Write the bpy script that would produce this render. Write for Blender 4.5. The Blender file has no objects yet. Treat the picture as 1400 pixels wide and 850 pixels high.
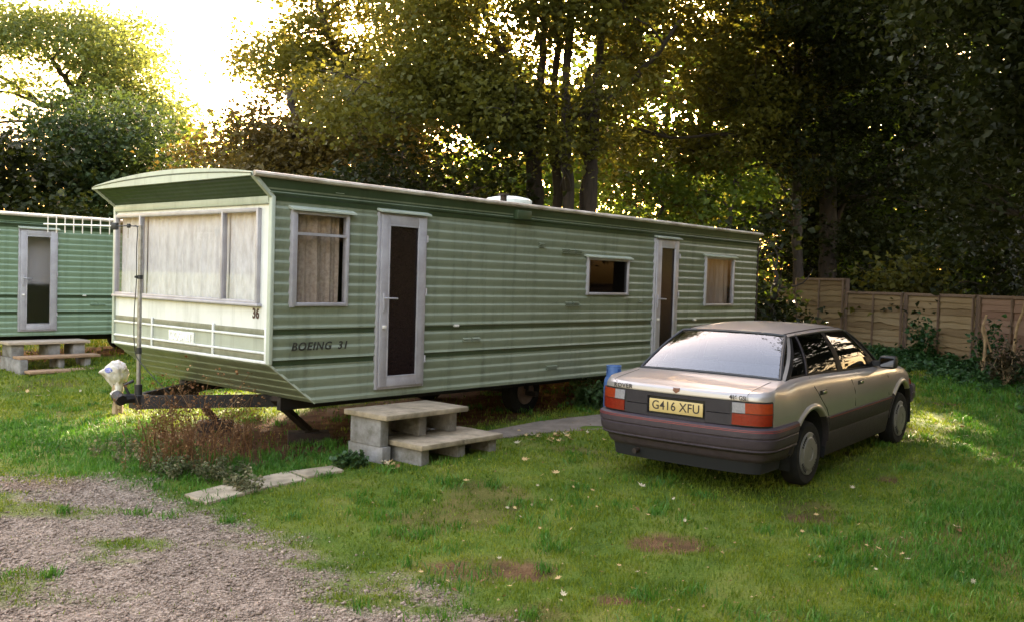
import bpy, bmesh, math, random
import numpy as np
from mathutils import Vector, Matrix
rnd = random.Random(7)
rng = np.random.default_rng(11)
scene = bpy.context.scene
COL = scene.collection
PI = math.pi

# ------------------------------------------------------------------ camera
F, PIT, ROL, H = 1279.8, 0.033, 0.0295, 1.68          # focal length in photo pixels (1400 wide)
_cp, _sp, _c, _s = math.cos(PIT), math.sin(PIT), math.cos(ROL), math.sin(ROL)
FW = np.array([0, _cp, -_sp]); _u = np.array([0, _sp, _cp]); _r = np.array([1.0, 0, 0])
RT = _c*_r + _s*_u; UP = -_s*_r + _c*_u
EYE = np.array([0, 0, H])
cd = bpy.data.cameras.new('camera'); cam = bpy.data.objects.new('camera', cd); COL.objects.link(cam)
cd.sensor_width = 36; cd.lens = 36*F/1400; cd.clip_end = 3000; cd.clip_start = 0.05
cam.matrix_world = Matrix(((RT[0], UP[0], -FW[0], 0), (RT[1], UP[1], -FW[1], 0), (RT[2], UP[2], -FW[2], H), (0, 0, 0, 1)))
scene.camera = cam

def at(px, py, depth):
    "point at a given forward distance along a sight line (surveying the photograph)"
    d = FW + (px-700)/F*RT - (py-425)/F*UP
    return EYE + d*(depth/d[1])

# ------------------------------------------------------------------ helpers
def setp(o, label=None, cat=None, group=None, kind=None):
    if label: o['label'] = label
    if cat: o['category'] = cat
    if group: o['group'] = group
    if kind: o['kind'] = kind
    return o

def empty(name, loc=(0, 0, 0), rz=0.0, label=None, cat=None, group=None):
    o = bpy.data.objects.new(name, None); COL.objects.link(o)
    o.location = tuple(float(c) for c in loc); o.rotation_euler = (0, 0, rz)
    o.empty_display_size = 0.1
    return setp(o, label, cat, group)

class MB:
    def __init__(s): s.v = []; s.f = []; s.mi = []; s.m = 0
    def add(s, vs, fs):
        b = len(s.v); s.v += [tuple(float(c) for c in v) for v in vs]
        for f in fs: s.f.append(tuple(b+i for i in f)); s.mi.append(s.m)
        return s
    def box(s, x0, x1, y0, y1, z0, z1):
        return s.hexa([(x0, y0, z0), (x1, y0, z0), (x1, y1, z0), (x0, y1, z0), (x0, y0, z1), (x1, y0, z1), (x1, y1, z1), (x0, y1, z1)])
    def hexa(s, p):
        return s.add(p, [(0, 3, 2, 1), (4, 5, 6, 7), (0, 1, 5, 4), (1, 2, 6, 5), (2, 3, 7, 6), (3, 0, 4, 7)])
    def rbox(s, x0, x1, y0, y1, z0, z1, r=0.01):
        "box with chamfered edges"
        bm = bmesh.new(); bmesh.ops.create_cube(bm, size=1)
        for v in bm.verts:
            v.co = Vector(((x0+x1)/2+v.co.x*(x1-x0), (y0+y1)/2+v.co.y*(y1-y0), (z0+z1)/2+v.co.z*(z1-z0)))
        bmesh.ops.bevel(bm, geom=bm.edges[:], offset=r, segments=2, affect='EDGES', profile=0.5)
        bm.verts.index_update()
        s.add([v.co for v in bm.verts], [[v.index for v in f.verts] for f in bm.faces]); bm.free(); return s
    def bar(s, p0, p1, w, h):
        "rectangular bar between two points, w across, h up"
        p0 = Vector(p0); p1 = Vector(p1); d = (p1-p0).normalized()
        a = Vector((0, 0, 1)) if abs(d.z) < .95 else Vector((1, 0, 0))
        sx = d.cross(a).normalized(); sz = sx.cross(d).normalized()
        q = []
        for p in (p0, p1):
            for i, j in ((-1, -1), (1, -1), (1, 1), (-1, 1)): q.append(p+sx*i*w/2+sz*j*h/2)
        return s.hexa([q[0], q[1], q[2], q[3], q[4], q[5], q[6], q[7]])
    def tube(s, pts, r, n=8, caps=True):
        pts = [Vector(p) for p in pts]; k = len(pts)
        rs = r if isinstance(r, (list, tuple)) else [r]*k
        vs = []; prev = None
        for i, p in enumerate(pts):
            d = (pts[min(i+1, k-1)]-pts[max(i-1, 0)]).normalized()
            if prev is None:
                a = Vector((0, 0, 1)) if abs(d.z) < .9 else Vector((1, 0, 0))
                x = d.cross(a).normalized()
            else:
                x = (prev-d*prev.dot(d))
                x = x.normalized() if x.length > 1e-6 else d.orthogonal().normalized()
            prev = x; y = d.cross(x)
            for j in range(n):
                t = 2*PI*j/n; vs.append(p+(x*math.cos(t)+y*math.sin(t))*rs[i])
        fs = []
        for i in range(k-1):
            for j in range(n):
                a = i*n+j; b = i*n+(j+1) % n; fs.append((a, b, b+n, a+n))
        if caps: fs.append(tuple(range(n))[::-1]); fs.append(tuple((k-1)*n+j for j in range(n)))
        return s.add(vs, fs)
    def lathe(s, prof, n=24, axis='z', c=(0, 0, 0)):
        "prof = (radius, height) list"
        vs = []; fs = []
        for r, h in prof:
            for j in range(n):
                t = 2*PI*j/n; a, b = r*math.cos(t), r*math.sin(t)
                p = (a, b, h) if axis == 'z' else ((a, h, b) if axis == 'y' else (h, a, b))
                vs.append((p[0]+c[0], p[1]+c[1], p[2]+c[2]))
        for i in range(len(prof)-1):
            for j in range(n):
                a = i*n+j; b = i*n+(j+1) % n; fs.append((a, b, b+n, a+n))
        return s.add(vs, fs)
    def grid(s, P, skip=None, flip=False):
        "P[i][j] points"
        ni, nj = len(P), len(P[0]); vs = [p for row in P for p in row]; fs = []
        for i in range(ni-1):
            for j in range(nj-1):
                if skip and skip(i, j): continue
                f = (i*nj+j, (i+1)*nj+j, (i+1)*nj+j+1, i*nj+j+1)
                fs.append(f[::-1] if flip else f)
        return s.add(vs, fs)
    def build(s, name, mat, parent=None, ang=35, recalc=False):
        me = bpy.data.meshes.new(name); me.from_pydata(s.v, [], s.f)
        mats = mat if isinstance(mat, (list, tuple)) else [mat]
        for m in mats: me.materials.append(m)
        if len(mats) > 1: me.polygons.foreach_set('material_index', s.mi)
        if recalc:
            bm = bmesh.new(); bm.from_mesh(me); bmesh.ops.remove_doubles(bm, verts=bm.verts, dist=1e-5)
            bmesh.ops.recalc_face_normals(bm, faces=bm.faces); bm.to_mesh(me); bm.free()
        if ang:
            me.polygons.foreach_set('use_smooth', [True]*len(me.polygons))
            me.set_sharp_from_angle(angle=math.radians(ang))
        me.update()
        o = bpy.data.objects.new(name, me); COL.objects.link(o)
        if parent: o.parent = parent
        return o

def mesh_np(name, V, T, mat, parent=None, nper=3, smooth=False):
    "fast mesh from numpy arrays: V (n,3), T (m,nper)"
    me = bpy.data.meshes.new(name)
    V = np.ascontiguousarray(V, dtype=np.float32); T = np.ascontiguousarray(T, dtype=np.int32)
    me.vertices.add(len(V)); me.vertices.foreach_set('co', V.ravel())
    me.loops.add(T.size); me.loops.foreach_set('vertex_index', T.ravel())
    me.polygons.add(len(T)); me.polygons.foreach_set('loop_start', np.arange(0, T.size, nper, dtype=np.int32))
    if smooth: me.polygons.foreach_set('use_smooth', np.ones(len(T), dtype=bool))
    me.update(calc_edges=True); me.validate()
    me.materials.append(mat)
    o = bpy.data.objects.new(name, me); COL.objects.link(o)
    if parent: o.parent = parent
    return o

def text_obj(name, body, size, mat, parent, M, extrude=0.002, shear=0.0, bold=0.0, spacing=1.0, sx=1.0, align='CENTER'):
    cu = bpy.data.curves.new(name, 'FONT'); cu.body = body; cu.size = size; cu.extrude = extrude
    cu.shear = shear; cu.offset = bold; cu.space_character = spacing; cu.align_x = align; cu.align_y = 'CENTER'
    t = bpy.data.objects.new(name, cu); COL.objects.link(t)
    dg = bpy.context.evaluated_depsgraph_get()
    me = bpy.data.meshes.new_from_object(t.evaluated_get(dg))
    bpy.data.objects.remove(t); bpy.data.curves.remove(cu)
    me.transform(Matrix.Diagonal((sx, 1, 1, 1))); me.transform(M)
    me.name = name; me.materials.clear(); me.materials.append(mat)
    o = bpy.data.objects.new(name, me); COL.objects.link(o); o.parent = parent
    return o

def vnoise(x, y, sc, seed=0):
    "smooth value noise 0..1"
    x = np.asarray(x, float)*sc+seed*17.3; y = np.asarray(y, float)*sc+seed*9.1
    xi = np.floor(x).astype(np.int64); yi = np.floor(y).astype(np.int64); fx = x-xi; fy = y-yi
    fx = fx*fx*(3-2*fx); fy = fy*fy*(3-2*fy)
    def h(a, b):
        n = (a*374761393+b*668265263+seed*974711) & 0x7fffffff
        n = ((n ^ (n >> 13))*1274126177) & 0x7fffffff
        return ((n ^ (n >> 16)) & 0xffff)/65535.0
    return (h(xi, yi)*(1-fx)+h(xi+1, yi)*fx)*(1-fy)+(h(xi, yi+1)*(1-fx)+h(xi+1, yi+1)*fx)*fy

def fbm(x, y, sc, seed=0, o=3):
    t = 0; a = .5; n = 0
    for i in range(o): t = t+a*vnoise(x, y, sc*2**i, seed+i); n += a; a *= .5
    return t/n

def sstep(a, b, x):
    t = np.clip((np.asarray(x, float)-a)/(b-a), 0, 1); return t*t*(3-2*t)

# ------------------------------------------------------------------ materials
def nt(name):
    m = bpy.data.materials.new(name); m.use_nodes = True; t = m.node_tree
    return m, t, t.nodes, t.links, t.nodes['Principled BSDF']
def rgb(c): return (c[0], c[1], c[2], 1)
def spec(b, v):
    b.inputs['Specular IOR Level'].default_value = v
def M(name, c1, c2=None, scale=6.0, rough=.6, metal=0.0, bump=0.0, bscale=40.0, coat=0.0, sp=.5, stretch=(1, 1, 1), lo=.35, hi=.65, detail=5, rvar=0.0):
    m, t, N, L, b = nt(name)
    b.inputs['Roughness'].default_value = rough; b.inputs['Metallic'].default_value = metal; spec(b, sp)
    b.inputs['Coat Weight'].default_value = coat; b.inputs['Coat Roughness'].default_value = .08
    b.inputs['Base Color'].default_value = rgb(c1)
    tc = N.new('ShaderNodeTexCoord'); mp = N.new('ShaderNodeMapping'); mp.inputs['Scale'].default_value = stretch
    L.new(tc.outputs['Object'], mp.inputs['Vector'])
    if c2:
        n = N.new('ShaderNodeTexNoise'); n.inputs['Scale'].default_value = scale; n.inputs['Detail'].default_value = detail
        n.inputs['Roughness'].default_value = .65
        L.new(mp.outputs[0], n.inputs['Vector'])
        r = N.new('ShaderNodeMapRange'); r.inputs[1].default_value = lo; r.inputs[2].default_value = hi
        L.new(n.outputs['Fac'], r.inputs[0])
        x = N.new('ShaderNodeMix'); x.data_type = 'RGBA'; x.inputs[6].default_value = rgb(c1); x.inputs[7].default_value = rgb(c2)
        L.new(r.outputs[0], x.inputs[0]); L.new(x.outputs[2], b.inputs['Base Color'])
        if rvar:
            q = N.new('ShaderNodeMapRange'); q.inputs[3].default_value = rough-rvar; q.inputs[4].default_value = rough+rvar
            L.new(n.outputs['Fac'], q.inputs[0]); L.new(q.outputs[0], b.inputs['Roughness'])
    if bump:
        n2 = N.new('ShaderNodeTexNoise'); n2.inputs['Scale'].default_value = bscale; n2.inputs['Detail'].default_value = 4
        L.new(mp.outputs[0], n2.inputs['Vector'])
        bp = N.new('ShaderNodeBump'); bp.inputs['Strength'].default_value = bump; bp.inputs['Distance'].default_value = .01
        L.new(n2.outputs['Fac'], bp.inputs['Height']); L.new(bp.outputs[0], b.inputs['Normal'])
    return m

def glass(name, tint, ior=1.5, rough=.02):
    m, t, N, L, b = nt(name); N.remove(b); out = N['Material Output']
    tr = N.new('ShaderNodeBsdfTransparent'); tr.inputs[0].default_value = rgb(tint)
    gl = N.new('ShaderNodeBsdfGlossy'); gl.inputs['Roughness'].default_value = rough
    fr = N.new('ShaderNodeFresnel'); g = N.new('ShaderNodeNewGeometry'); io = N.new('ShaderNodeMapRange')
    io.inputs[3].default_value = ior; io.inputs[4].default_value = 1/ior; L.new(g.outputs['Backfacing'], io.inputs[0]); L.new(io.outputs[0], fr.inputs['IOR'])   # same gloss on both faces of a sheet
    mx = N.new('ShaderNodeMixShader'); L.new(fr.outputs[0], mx.inputs[0]); L.new(tr.outputs[0], mx.inputs[1]); L.new(gl.outputs[0], mx.inputs[2])
    L.new(mx.outputs[0], out.inputs['Surface']); return m

def leafmat(name, stops, trans=.4, tcol=None, rough=.5, sp=.4, nscale=.35, rvar=.55):
    "foliage: colour differs leaf by leaf (random per island), part translucent"
    m, t, N, L, b = nt(name); out = N['Material Output']
    g = N.new('ShaderNodeNewGeometry'); cr = N.new('ShaderNodeValToRGB')
    e = cr.color_ramp.elements
    while len(e) < len(stops): e.new(.5)
    for i, (p, c) in enumerate(stops): e[i].position = p; e[i].color = rgb(c)
    tc = N.new('ShaderNodeTexCoord'); n = N.new('ShaderNodeTexNoise'); n.inputs['Scale'].default_value = nscale; n.inputs['Detail'].default_value = 3
    L.new(tc.outputs['Object'], n.inputs['Vector'])
    a = N.new('ShaderNodeMath'); a.operation = 'MULTIPLY_ADD'; a.inputs[1].default_value = rvar; L.new(g.outputs['Random Per Island'], a.inputs[0])
    k = N.new('ShaderNodeMapRange'); k.inputs[1].default_value = .3; k.inputs[2].default_value = .7; k.inputs[4].default_value = 1-rvar
    L.new(n.outputs['Fac'], k.inputs[0]); L.new(k.outputs[0], a.inputs[2])
    L.new(a.outputs[0], cr.inputs[0]); L.new(cr.outputs[0], b.inputs['Base Color'])
    b.inputs['Roughness'].default_value = rough; spec(b, sp)
    tl = N.new('ShaderNodeBsdfTranslucent')
    if tcol:
        x = N.new('ShaderNodeMix'); x.data_type = 'RGBA'; x.blend_type = 'MULTIPLY'; x.inputs[0].default_value = 1
        x.inputs[7].default_value = rgb(tcol); L.new(cr.outputs[0], x.inputs[6]); L.new(x.outputs[2], tl.inputs[0])
    else: L.new(cr.outputs[0], tl.inputs[0])
    mx = N.new('ShaderNodeMixShader'); mx.inputs[0].default_value = trans
    L.new(b.outputs[0], mx.inputs[1]); L.new(tl.outputs[0], mx.inputs[2]); L.new(mx.outputs[0], out.inputs['Surface'])
    return m

def paint_weathered(name, c, dirt, rough=.38):
    "van paint: vertical grime streaks, mottled fading"
    m, t, N, L, b = nt(name); tc = N.new('ShaderNodeTexCoord')
    def noise(sc, st, d=5):
        mp = N.new('ShaderNodeMapping'); mp.inputs['Scale'].default_value = st; L.new(tc.outputs['Object'], mp.inputs['Vector'])
        n = N.new('ShaderNodeTexNoise'); n.inputs['Scale'].default_value = sc; n.inputs['Detail'].default_value = d; n.inputs['Roughness'].default_value = .7
        L.new(mp.outputs[0], n.inputs['Vector']); return n
    def mix(fac, a, bb):
        x = N.new('ShaderNodeMix'); x.data_type = 'RGBA'; L.new(fac, x.inputs[0])
        for s_, i in ((a, 6), (bb, 7)):
            if isinstance(s_, tuple): x.inputs[i].default_value = s_
            else: L.new(s_, x.inputs[i])
        return x.outputs[2]
    def rng_(n, lo, hi, o):
        r = N.new('ShaderNodeMapRange'); r.inputs[1].default_value = lo; r.inputs[2].default_value = hi; r.inputs[4].default_value = o
        L.new(n.outputs['Fac'], r.inputs[0]); return r.outputs[0]
    fade = noise(1.3, (1, 1, 1.5)); streak = noise(5, (1.6, 1.6, .12)); spot = noise(22, (1, 1, 1))
    c2 = tuple(min(1, k*1.16+.012) for k in c)
    x = mix(rng_(fade, .35, .65, 1), rgb(c), rgb(c2))
    x = mix(rng_(streak, .50, .72, .55), x, rgb(dirt))
    x = mix(rng_(spot, .62, .78, .25), x, rgb(tuple(k*.7 for k in dirt)))
    L.new(x, b.inputs['Base Color']); spec(b, .45)
    r = N.new('ShaderNodeMapRange'); r.inputs[3].default_value = rough-.08; r.inputs[4].default_value = rough+.18
    L.new(spot.outputs['Fac'], r.inputs[0]); L.new(r.outputs[0], b.inputs['Roughness'])
    wv = noise(2.2, (1, 1, .6), 2); bp = N.new('ShaderNodeBump'); bp.inputs['Strength'].default_value = .25; bp.inputs['Distance'].default_value = .02
    L.new(wv.outputs['Fac'], bp.inputs['Height']); L.new(bp.outputs[0], b.inputs['Normal'])
    return m

MAT = dict(
    van=paint_weathered('van_green_paint', (.180, .203, .142), (.066, .074, .046)),
    van_far=paint_weathered('far_van_green_paint', (.155, .215, .14), (.08, .12, .07)),
    band=paint_weathered('dark_green_paint_and_shade', (.026, .045, .017), (.015, .025, .010)),  # dark green trim; on the overhangs it also carries their shade
    white=paint_weathered('van_white_panel', (.58, .585, .56), (.35, .35, .32), .35),
    vanlight=paint_weathered('pale_green_trim', (.36, .39, .32), (.20, .22, .17), .4),
    grey_green=paint_weathered('grey_green_panel', (.31, .33, .27), (.20, .21, .17), .4),
    stripe=M('olive_stripe', (.13, .13, .085), (.2, .2, .14), 8, .5),
    alu=M('white_aluminium_frame', (.40, .38, .41), (.31, .29, .31), 5, .42, .15, rvar=.08),
    gutter=M('weathered_gutter', (.58, .52, .44), (.26, .20, .14), 3, .6, stretch=(1, 3, 3)),
    frost=M('bronze_frosted_glass', (.008, .0045, .0045), (.013, .007, .0065), 60, .26, 0, .10, 300, sp=.2),
    path=M('old_concrete_path', (.20, .155, .12), (.12, .095, .07), 5, .95, 0, .5, 60),
    frost_far0=M('smoked_frosted_glass', (.05, .045, .045), (.07, .06, .06), 60, .22, 0, .08, 300, sp=1.0, coat=1.0),
    frost_far=None,
    pane=glass('window_pane', (.86, .86, .86), 1.55, .03),
    pane_dark=glass('kitchen_pane', (.35, .35, .36), 1.5, .02),
    net=M('net_curtain', (.78, .76, .77), (.60, .57, .57), 14, .9, bump=.4, bscale=90, stretch=(1, 1, .4)),
    floral=M('floral_curtain', (.44, .35, .28), (.30, .22, .165), 30, .9, bump=.3, bscale=120, lo=.35, hi=.65),
    plain=M('beige_curtain', (.40, .31, .25), (.30, .22, .17), 9, .9, bump=.3, stretch=(1, 1, .2)),
    dark=M('dark_interior', (.012, .010, .010), None, rough=.9),
    chassis=M('painted_steel_chassis', (.008, .007, .009), (.018, .012, .010), 12, .6, 0, .3, 60),
    rusty=M('rusty_steel', (.014, .010, .008), (.035, .018, .010), 14, .8, 0, .5, 50),
    rim_rust=M('rusty_wheel_rim', (.10, .065, .055), (.15, .10, .08), 16, .7),
    tyre=M('tyre_rubber', (.009, .0085, .0085), (.016, .015, .014), 12, .85, sp=.2),
    concrete=M('concrete_block', (.26, .245, .24), (.105, .095, .075), 5, .92, 0, .6, 120),
    slab=M('concrete_slab', (.36, .285, .195), (.17, .135, .085), 5, .9, 0, .4, 120),
    slab_edge=M('mortar', (.42, .33, .24), (.3, .24, .18), 20, .95, 0, .5, 90),
    timber=M('weathered_tread', (.33, .21, .12), (.20, .12, .07), 10, .85, 0, .4, 60, stretch=(1, 6, 6)),
    tread=M('pale_tread', (.42, .34, .26), (.30, .23, .17), 10, .85, 0, .4, 60, stretch=(1, 6, 6)),
    poles=M('galvanised_pole', (.36, .35, .34), (.24, .22, .20), 18, .42, .7),
    aerial=M('aerial_elements', (.74, .70, .66), None, rough=.4, metal=.3),
    black=M('black_plastic', (.012, .012, .013), (.02, .02, .02), 20, .5),
    bag=M('white_plastic_bag', (.56, .53, .50), (.40, .33, .26), 9, .35, 0, .5, 30),
    bagblue=M('blue_bag_print', (.10, .12, .34), (.22, .22, .46), 30, .4),
    post=M('weathered_post', (.42, .31, .18), (.20, .13, .07), 14, .9, 0, .6, 40, stretch=(3, 3, .6)),
    gas=M('blue_gas_bottle_paint', (.065, .145, .38), (.10, .19, .42), 10, .42, 0, .2, 30, sp=.5),
    brass=M('brass_valve', (.35, .25, .1), None, rough=.4, metal=.9),
    brown=M('old_brick_pier', (.045, .026, .02), (.022, .015, .012), 12, .95, 0, .7, 40),
    print_=M('dark_lettering', (.010, .010, .007), (.03, .028, .02), 40, .7),
    number=M('number_decal', (.05, .02, .015), None, rough=.6),
    plaque=M('white_plaque', (.72, .72, .67), (.6, .6, .55), 20, .4),
    embossed=M('embossed_letters', (.86, .86, .83), None, rough=.35),
)

def frosted(name, tint):
    m, t, N, L, b = nt(name); N.remove(b)
    r = N.new('ShaderNodeBsdfRefraction'); r.inputs['Color'].default_value = rgb(tint); r.inputs['Roughness'].default_value = .62; r.inputs['IOR'].default_value = 1.3
    g = N.new('ShaderNodeBsdfGlossy'); g.inputs['Roughness'].default_value = .25; g.inputs[0].default_value = (.8, .8, .8, 1)
    x = N.new('ShaderNodeMixShader'); x.inputs[0].default_value = .06; L.new(r.outputs[0], x.inputs[1]); L.new(g.outputs[0], x.inputs[2])
    L.new(x.outputs[0], N['Material Output'].inputs['Surface']); return m
MAT['frost_far'] = frosted('frosted_door_glass', (.85, .82, .82))
# ------------------------------------------------------------------ terrain
def gz(x, y):
    x = np.asarray(x, float); y = np.asarray(y, float)
    ys = np.where(y < 7, 7-(7-y)*.45, y); ys = np.where(ys > 18, 18+(ys-18)*.25, ys); ys = np.minimum(ys, 24)
    xs = np.clip(x, -14, 10)
    z = -.377+.02*xs+.03*ys
    # lush bank beside the gravel
    d = ((x+3.55)*.8+(y-8.0)*.6)/1.3; e = (-(x+3.55)*.6+(y-8.0)*.8)/.55
    z = z+.09*np.exp(-(d*d+e*e))
    z = z+.085*np.exp(-(((x+.6)/1.6)**2+((y-8.9)/1.3)**2))
    z = z-.13*np.exp(-(((x+6.9)/1.7)**2+((y-14.0)/1.6)**2))
    near = np.clip(1-(y-30)/10, 0, 1)
    z = z+near*(.035*(vnoise(x, y, .9, 3)-.5)+.018*(vnoise(x, y, 2.7, 5)-.5))
    return z
# ------------------------------------------------------------------ static caravans (local: x along the van, y across to the far side, z up)
YAW = 0.72; RZ = PI/2-YAW
CX, CY = -2.1924, 8.4655
UV = np.array([math.sin(YAW), math.cos(YAW), 0]); VV = np.array([-math.cos(YAW), math.sin(YAW), 0])
def van_pt(u, v, z=0.0): return np.array([CX, CY, 0])+u*UV+v*VV+np.array([0, 0, z])
VL, VW = 9.45, 2.97
PITCH = .0985
def rib(z, z0=2.185):
    t = ((z0-z)/PITCH) % 1.0
    if t < .13: f = t/.13
    elif t < .45: f = 1-.25*(t-.13)/.32
    elif t < .86: f = .75*(1-(t-.45)/.41)
    else: f = 0
    return .003+.0155*f
def side_off(z):
    if z > 2.31:
        k = (z-2.31)/.235; o = .004+.04*k
        if .33 < k < .43: o += .012
        return o
    for g in (1.143, .858):
        if abs(z-g) < .026: return -.030
    return rib(z)
def u_front(z):
    if z > 2.36: return -.225*(z-2.36)/.185
    if z < .85: return .52*(.85-z)/.39
    return 0.0
ZB = .46

def wall_mesh(openings, L):
    zs = list(np.arange(ZB, 2.545, PITCH/9)) + [2.545]
    for o in openings: zs += [o[2], o[3]]
    for g in (1.143, .858): zs += [g-.0261, g-.0259, g+.0259, g+.0261]
    zs = sorted(set(round(float(z), 5) for z in zs)); us = [0.0, L]
    for o in openings: us += [o[0], o[1]]
    us = sorted(set(us+[L*.35, L*.55, L*.7]))
    mb = MB(); P = []
    for u in us:
        P.append([((u if u > 0 else u_front(z)) if u > .6 or u == 0 else max(u, u_front(z)), -side_off(z), z) for z in zs])
    def skip(i, j):
        uc = (us[i]+us[i+1])/2; zc = (zs[j]+zs[j+1])/2
        return any(o[0] < uc < o[1] and o[2] < zc < o[3] for o in openings)
    mb.grid(P, skip); return mb

def frame_mb(u0, u1, z0, z1, w, y0=-.045, y1=.02):
    mb = MB()
    mb.rbox(u0, u0+w, y0, y1, z0, z1, .006); mb.rbox(u1-w, u1, y0, y1, z0, z1, .006)
    mb.rbox(u0+w-.003, u1-w+.003, y0+.003, y1, z1-w, z1, .006); mb.rbox(u0+w-.003, u1-w+.003, y0+.003, y1, z0, z0+w, .006)
    return mb

def curtain_mb(u0, u1, z0, z1, y, folds, amp, seed, gather=0.0, axis='x'):
    r = random.Random(seed); n = 70; ph = [r.uniform(0, 6) for _ in range(4)]
    P = []
    for i in range(n+1):
        t = i/n; row = []
        for j in range(9):
            q = j/8; z = z0+(z1-z0)*q
            d = amp*(math.sin(folds*6.28*t+ph[0]+.4*math.sin(3*q))*.6+math.sin(folds*2.7*6.28*t+ph[1])*.25+math.sin(folds*.45*6.28*t+ph[2])*.5)
            u = u0+(u1-u0)*t+gather*math.sin(t*PI)*(1-q)*.05
            row.append((u, y+d*(1.1-.4*q), z) if axis == 'x' else (y+d*(1.1-.4*q), u, z))
        P.append(row)
    return MB().grid(P)

def cap_mb(u0, u1, z, d=.075):
    mb = MB()
    mb.hexa([(u0, -d, z-.028), (u1, -d, z-.028), (u1, .01, z-.006), (u0, .01, z-.006), (u0, -d, z-.012), (u1, -d, z-.012), (u1, .01, z+.022), (u0, .01, z+.022)])
    return mb

def add_window(van, u0, u1, z0, z1, kind, cap=(0, 0)):
    w = frame_mb(u0, u1, z0, z1, .034)
    if kind == 'floral': w.box(u0+.035, u1-.035, -.04, -.005, z1-.225, z1-.2); w.rbox(u0-.03, u0+.012, -.05, .01, z0-.01, z1+.01, .005)
    o = w.build('window', MAT['alu'], van)
    pane = MB().grid([[(u, -.02, z) for z in (z0+.03, z1-.03)] for u in (u0+.03, u1-.03)]).build('pane', MAT['pane_dark' if kind == 'dark' else 'pane'], o, 0)
    if kind != 'dark':
        m = MAT['floral'] if kind == 'floral' else MAT['plain']
        curtain_mb(u0+.03, u1-(.055 if kind == 'floral' else .035), z0+.02, z1-.02, .06, 3.5 if kind == 'floral' else 3.5, .034, int(u0*100)).build('curtain', m, o, 60)
    cap_mb(u0-.05+cap[0], u1+.05+cap[1], z1+.025).build('drip_cap', MAT['vanlight'], o, 0)
    return o

def add_door(van, u0, u1, z0, z1, glassmat, gm=.105):
    d = frame_mb(u0+.018, u1-.018, z0+.02, z1-.015, gm, -.058, -.02)
    o = d.build('door', MAT['alu'], van)
    f = frame_mb(u0-.008, u1+.008, z0-.005, z1+.01, .026, -.04, .03); f.build('door_frame', MAT['alu'], o)
    g = MB().grid([[(u, -.038, z) for z in (z0+gm+.012, z1-gm-.008)] for u in (u0+gm+.01, u1-gm-.01)]); g.build('door_glass', glassmat, o, 0)
    b = frame_mb(u0+gm+.008, u1-gm-.008, z0+gm+.01, z1-gm-.005, .016, -.063, -.04); b.build('glazing_bead', MAT['alu'], o)
    h = MB(); zz = z0+.915; h.rbox(u0+.045, u0+.075, -.072, -.056, zz-.14, zz+.05, .006)
    h.tube([(u0+.06, -.06, zz), (u0+.06, -.10, zz), (u0+.075, -.108, zz), (u0+.20, -.108, zz-.004)], .0085)
    h.build('handle', MAT['alu'], o)
    k = MB().rbox(u0+.045, u0+.082, -.085, -.056, z0+.61, z0+.645, .006); k.build('latch', MAT['aerial'], o)
    for z in (z0+.25, z0+.95, z0+1.5): MB().tube([(u1-.006, -.064, z), (u1-.006, -.064, z+.07)], .009).build('hinge', MAT['alu'], o)
    cap_mb(u0-.02, u1+.03, z1+.035, .085).build('drip_cap', MAT['vanlight'], o, 0)
    return o

def wheel_mb(c, r, w, side=-1):
    mb = MB(); x, y, z = c
    prof = [(r*.55, -w/2), (r*.9, -w/2), (r*.985, -w*.4), (r, -w*.2), (r, w*.2), (r*.985, w*.4), (r*.9, w/2), (r*.55, w/2)]
    mb.lathe(prof, 28, 'y', c); return mb

def louvre_mb(u0, u1, z0, z1, rows, cols):
    mb = MB(); du = (u1-u0)/cols; dz = (z1-z0)/rows
    for i in range(cols):
        for j in range(rows):
            a = u0+i*du+du*.08; b = u0+(i+1)*du-du*.08; z = z0+j*dz
            mb.hexa([(a, -.034, z), (b, -.034, z), (b, -.010, z+dz*.25), (a, -.010, z+dz*.25), (a, -.036, z+.004), (b, -.036, z+.004), (b, -.012, z+dz*.8), (a, -.012, z+dz*.8)])
    return mb

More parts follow.
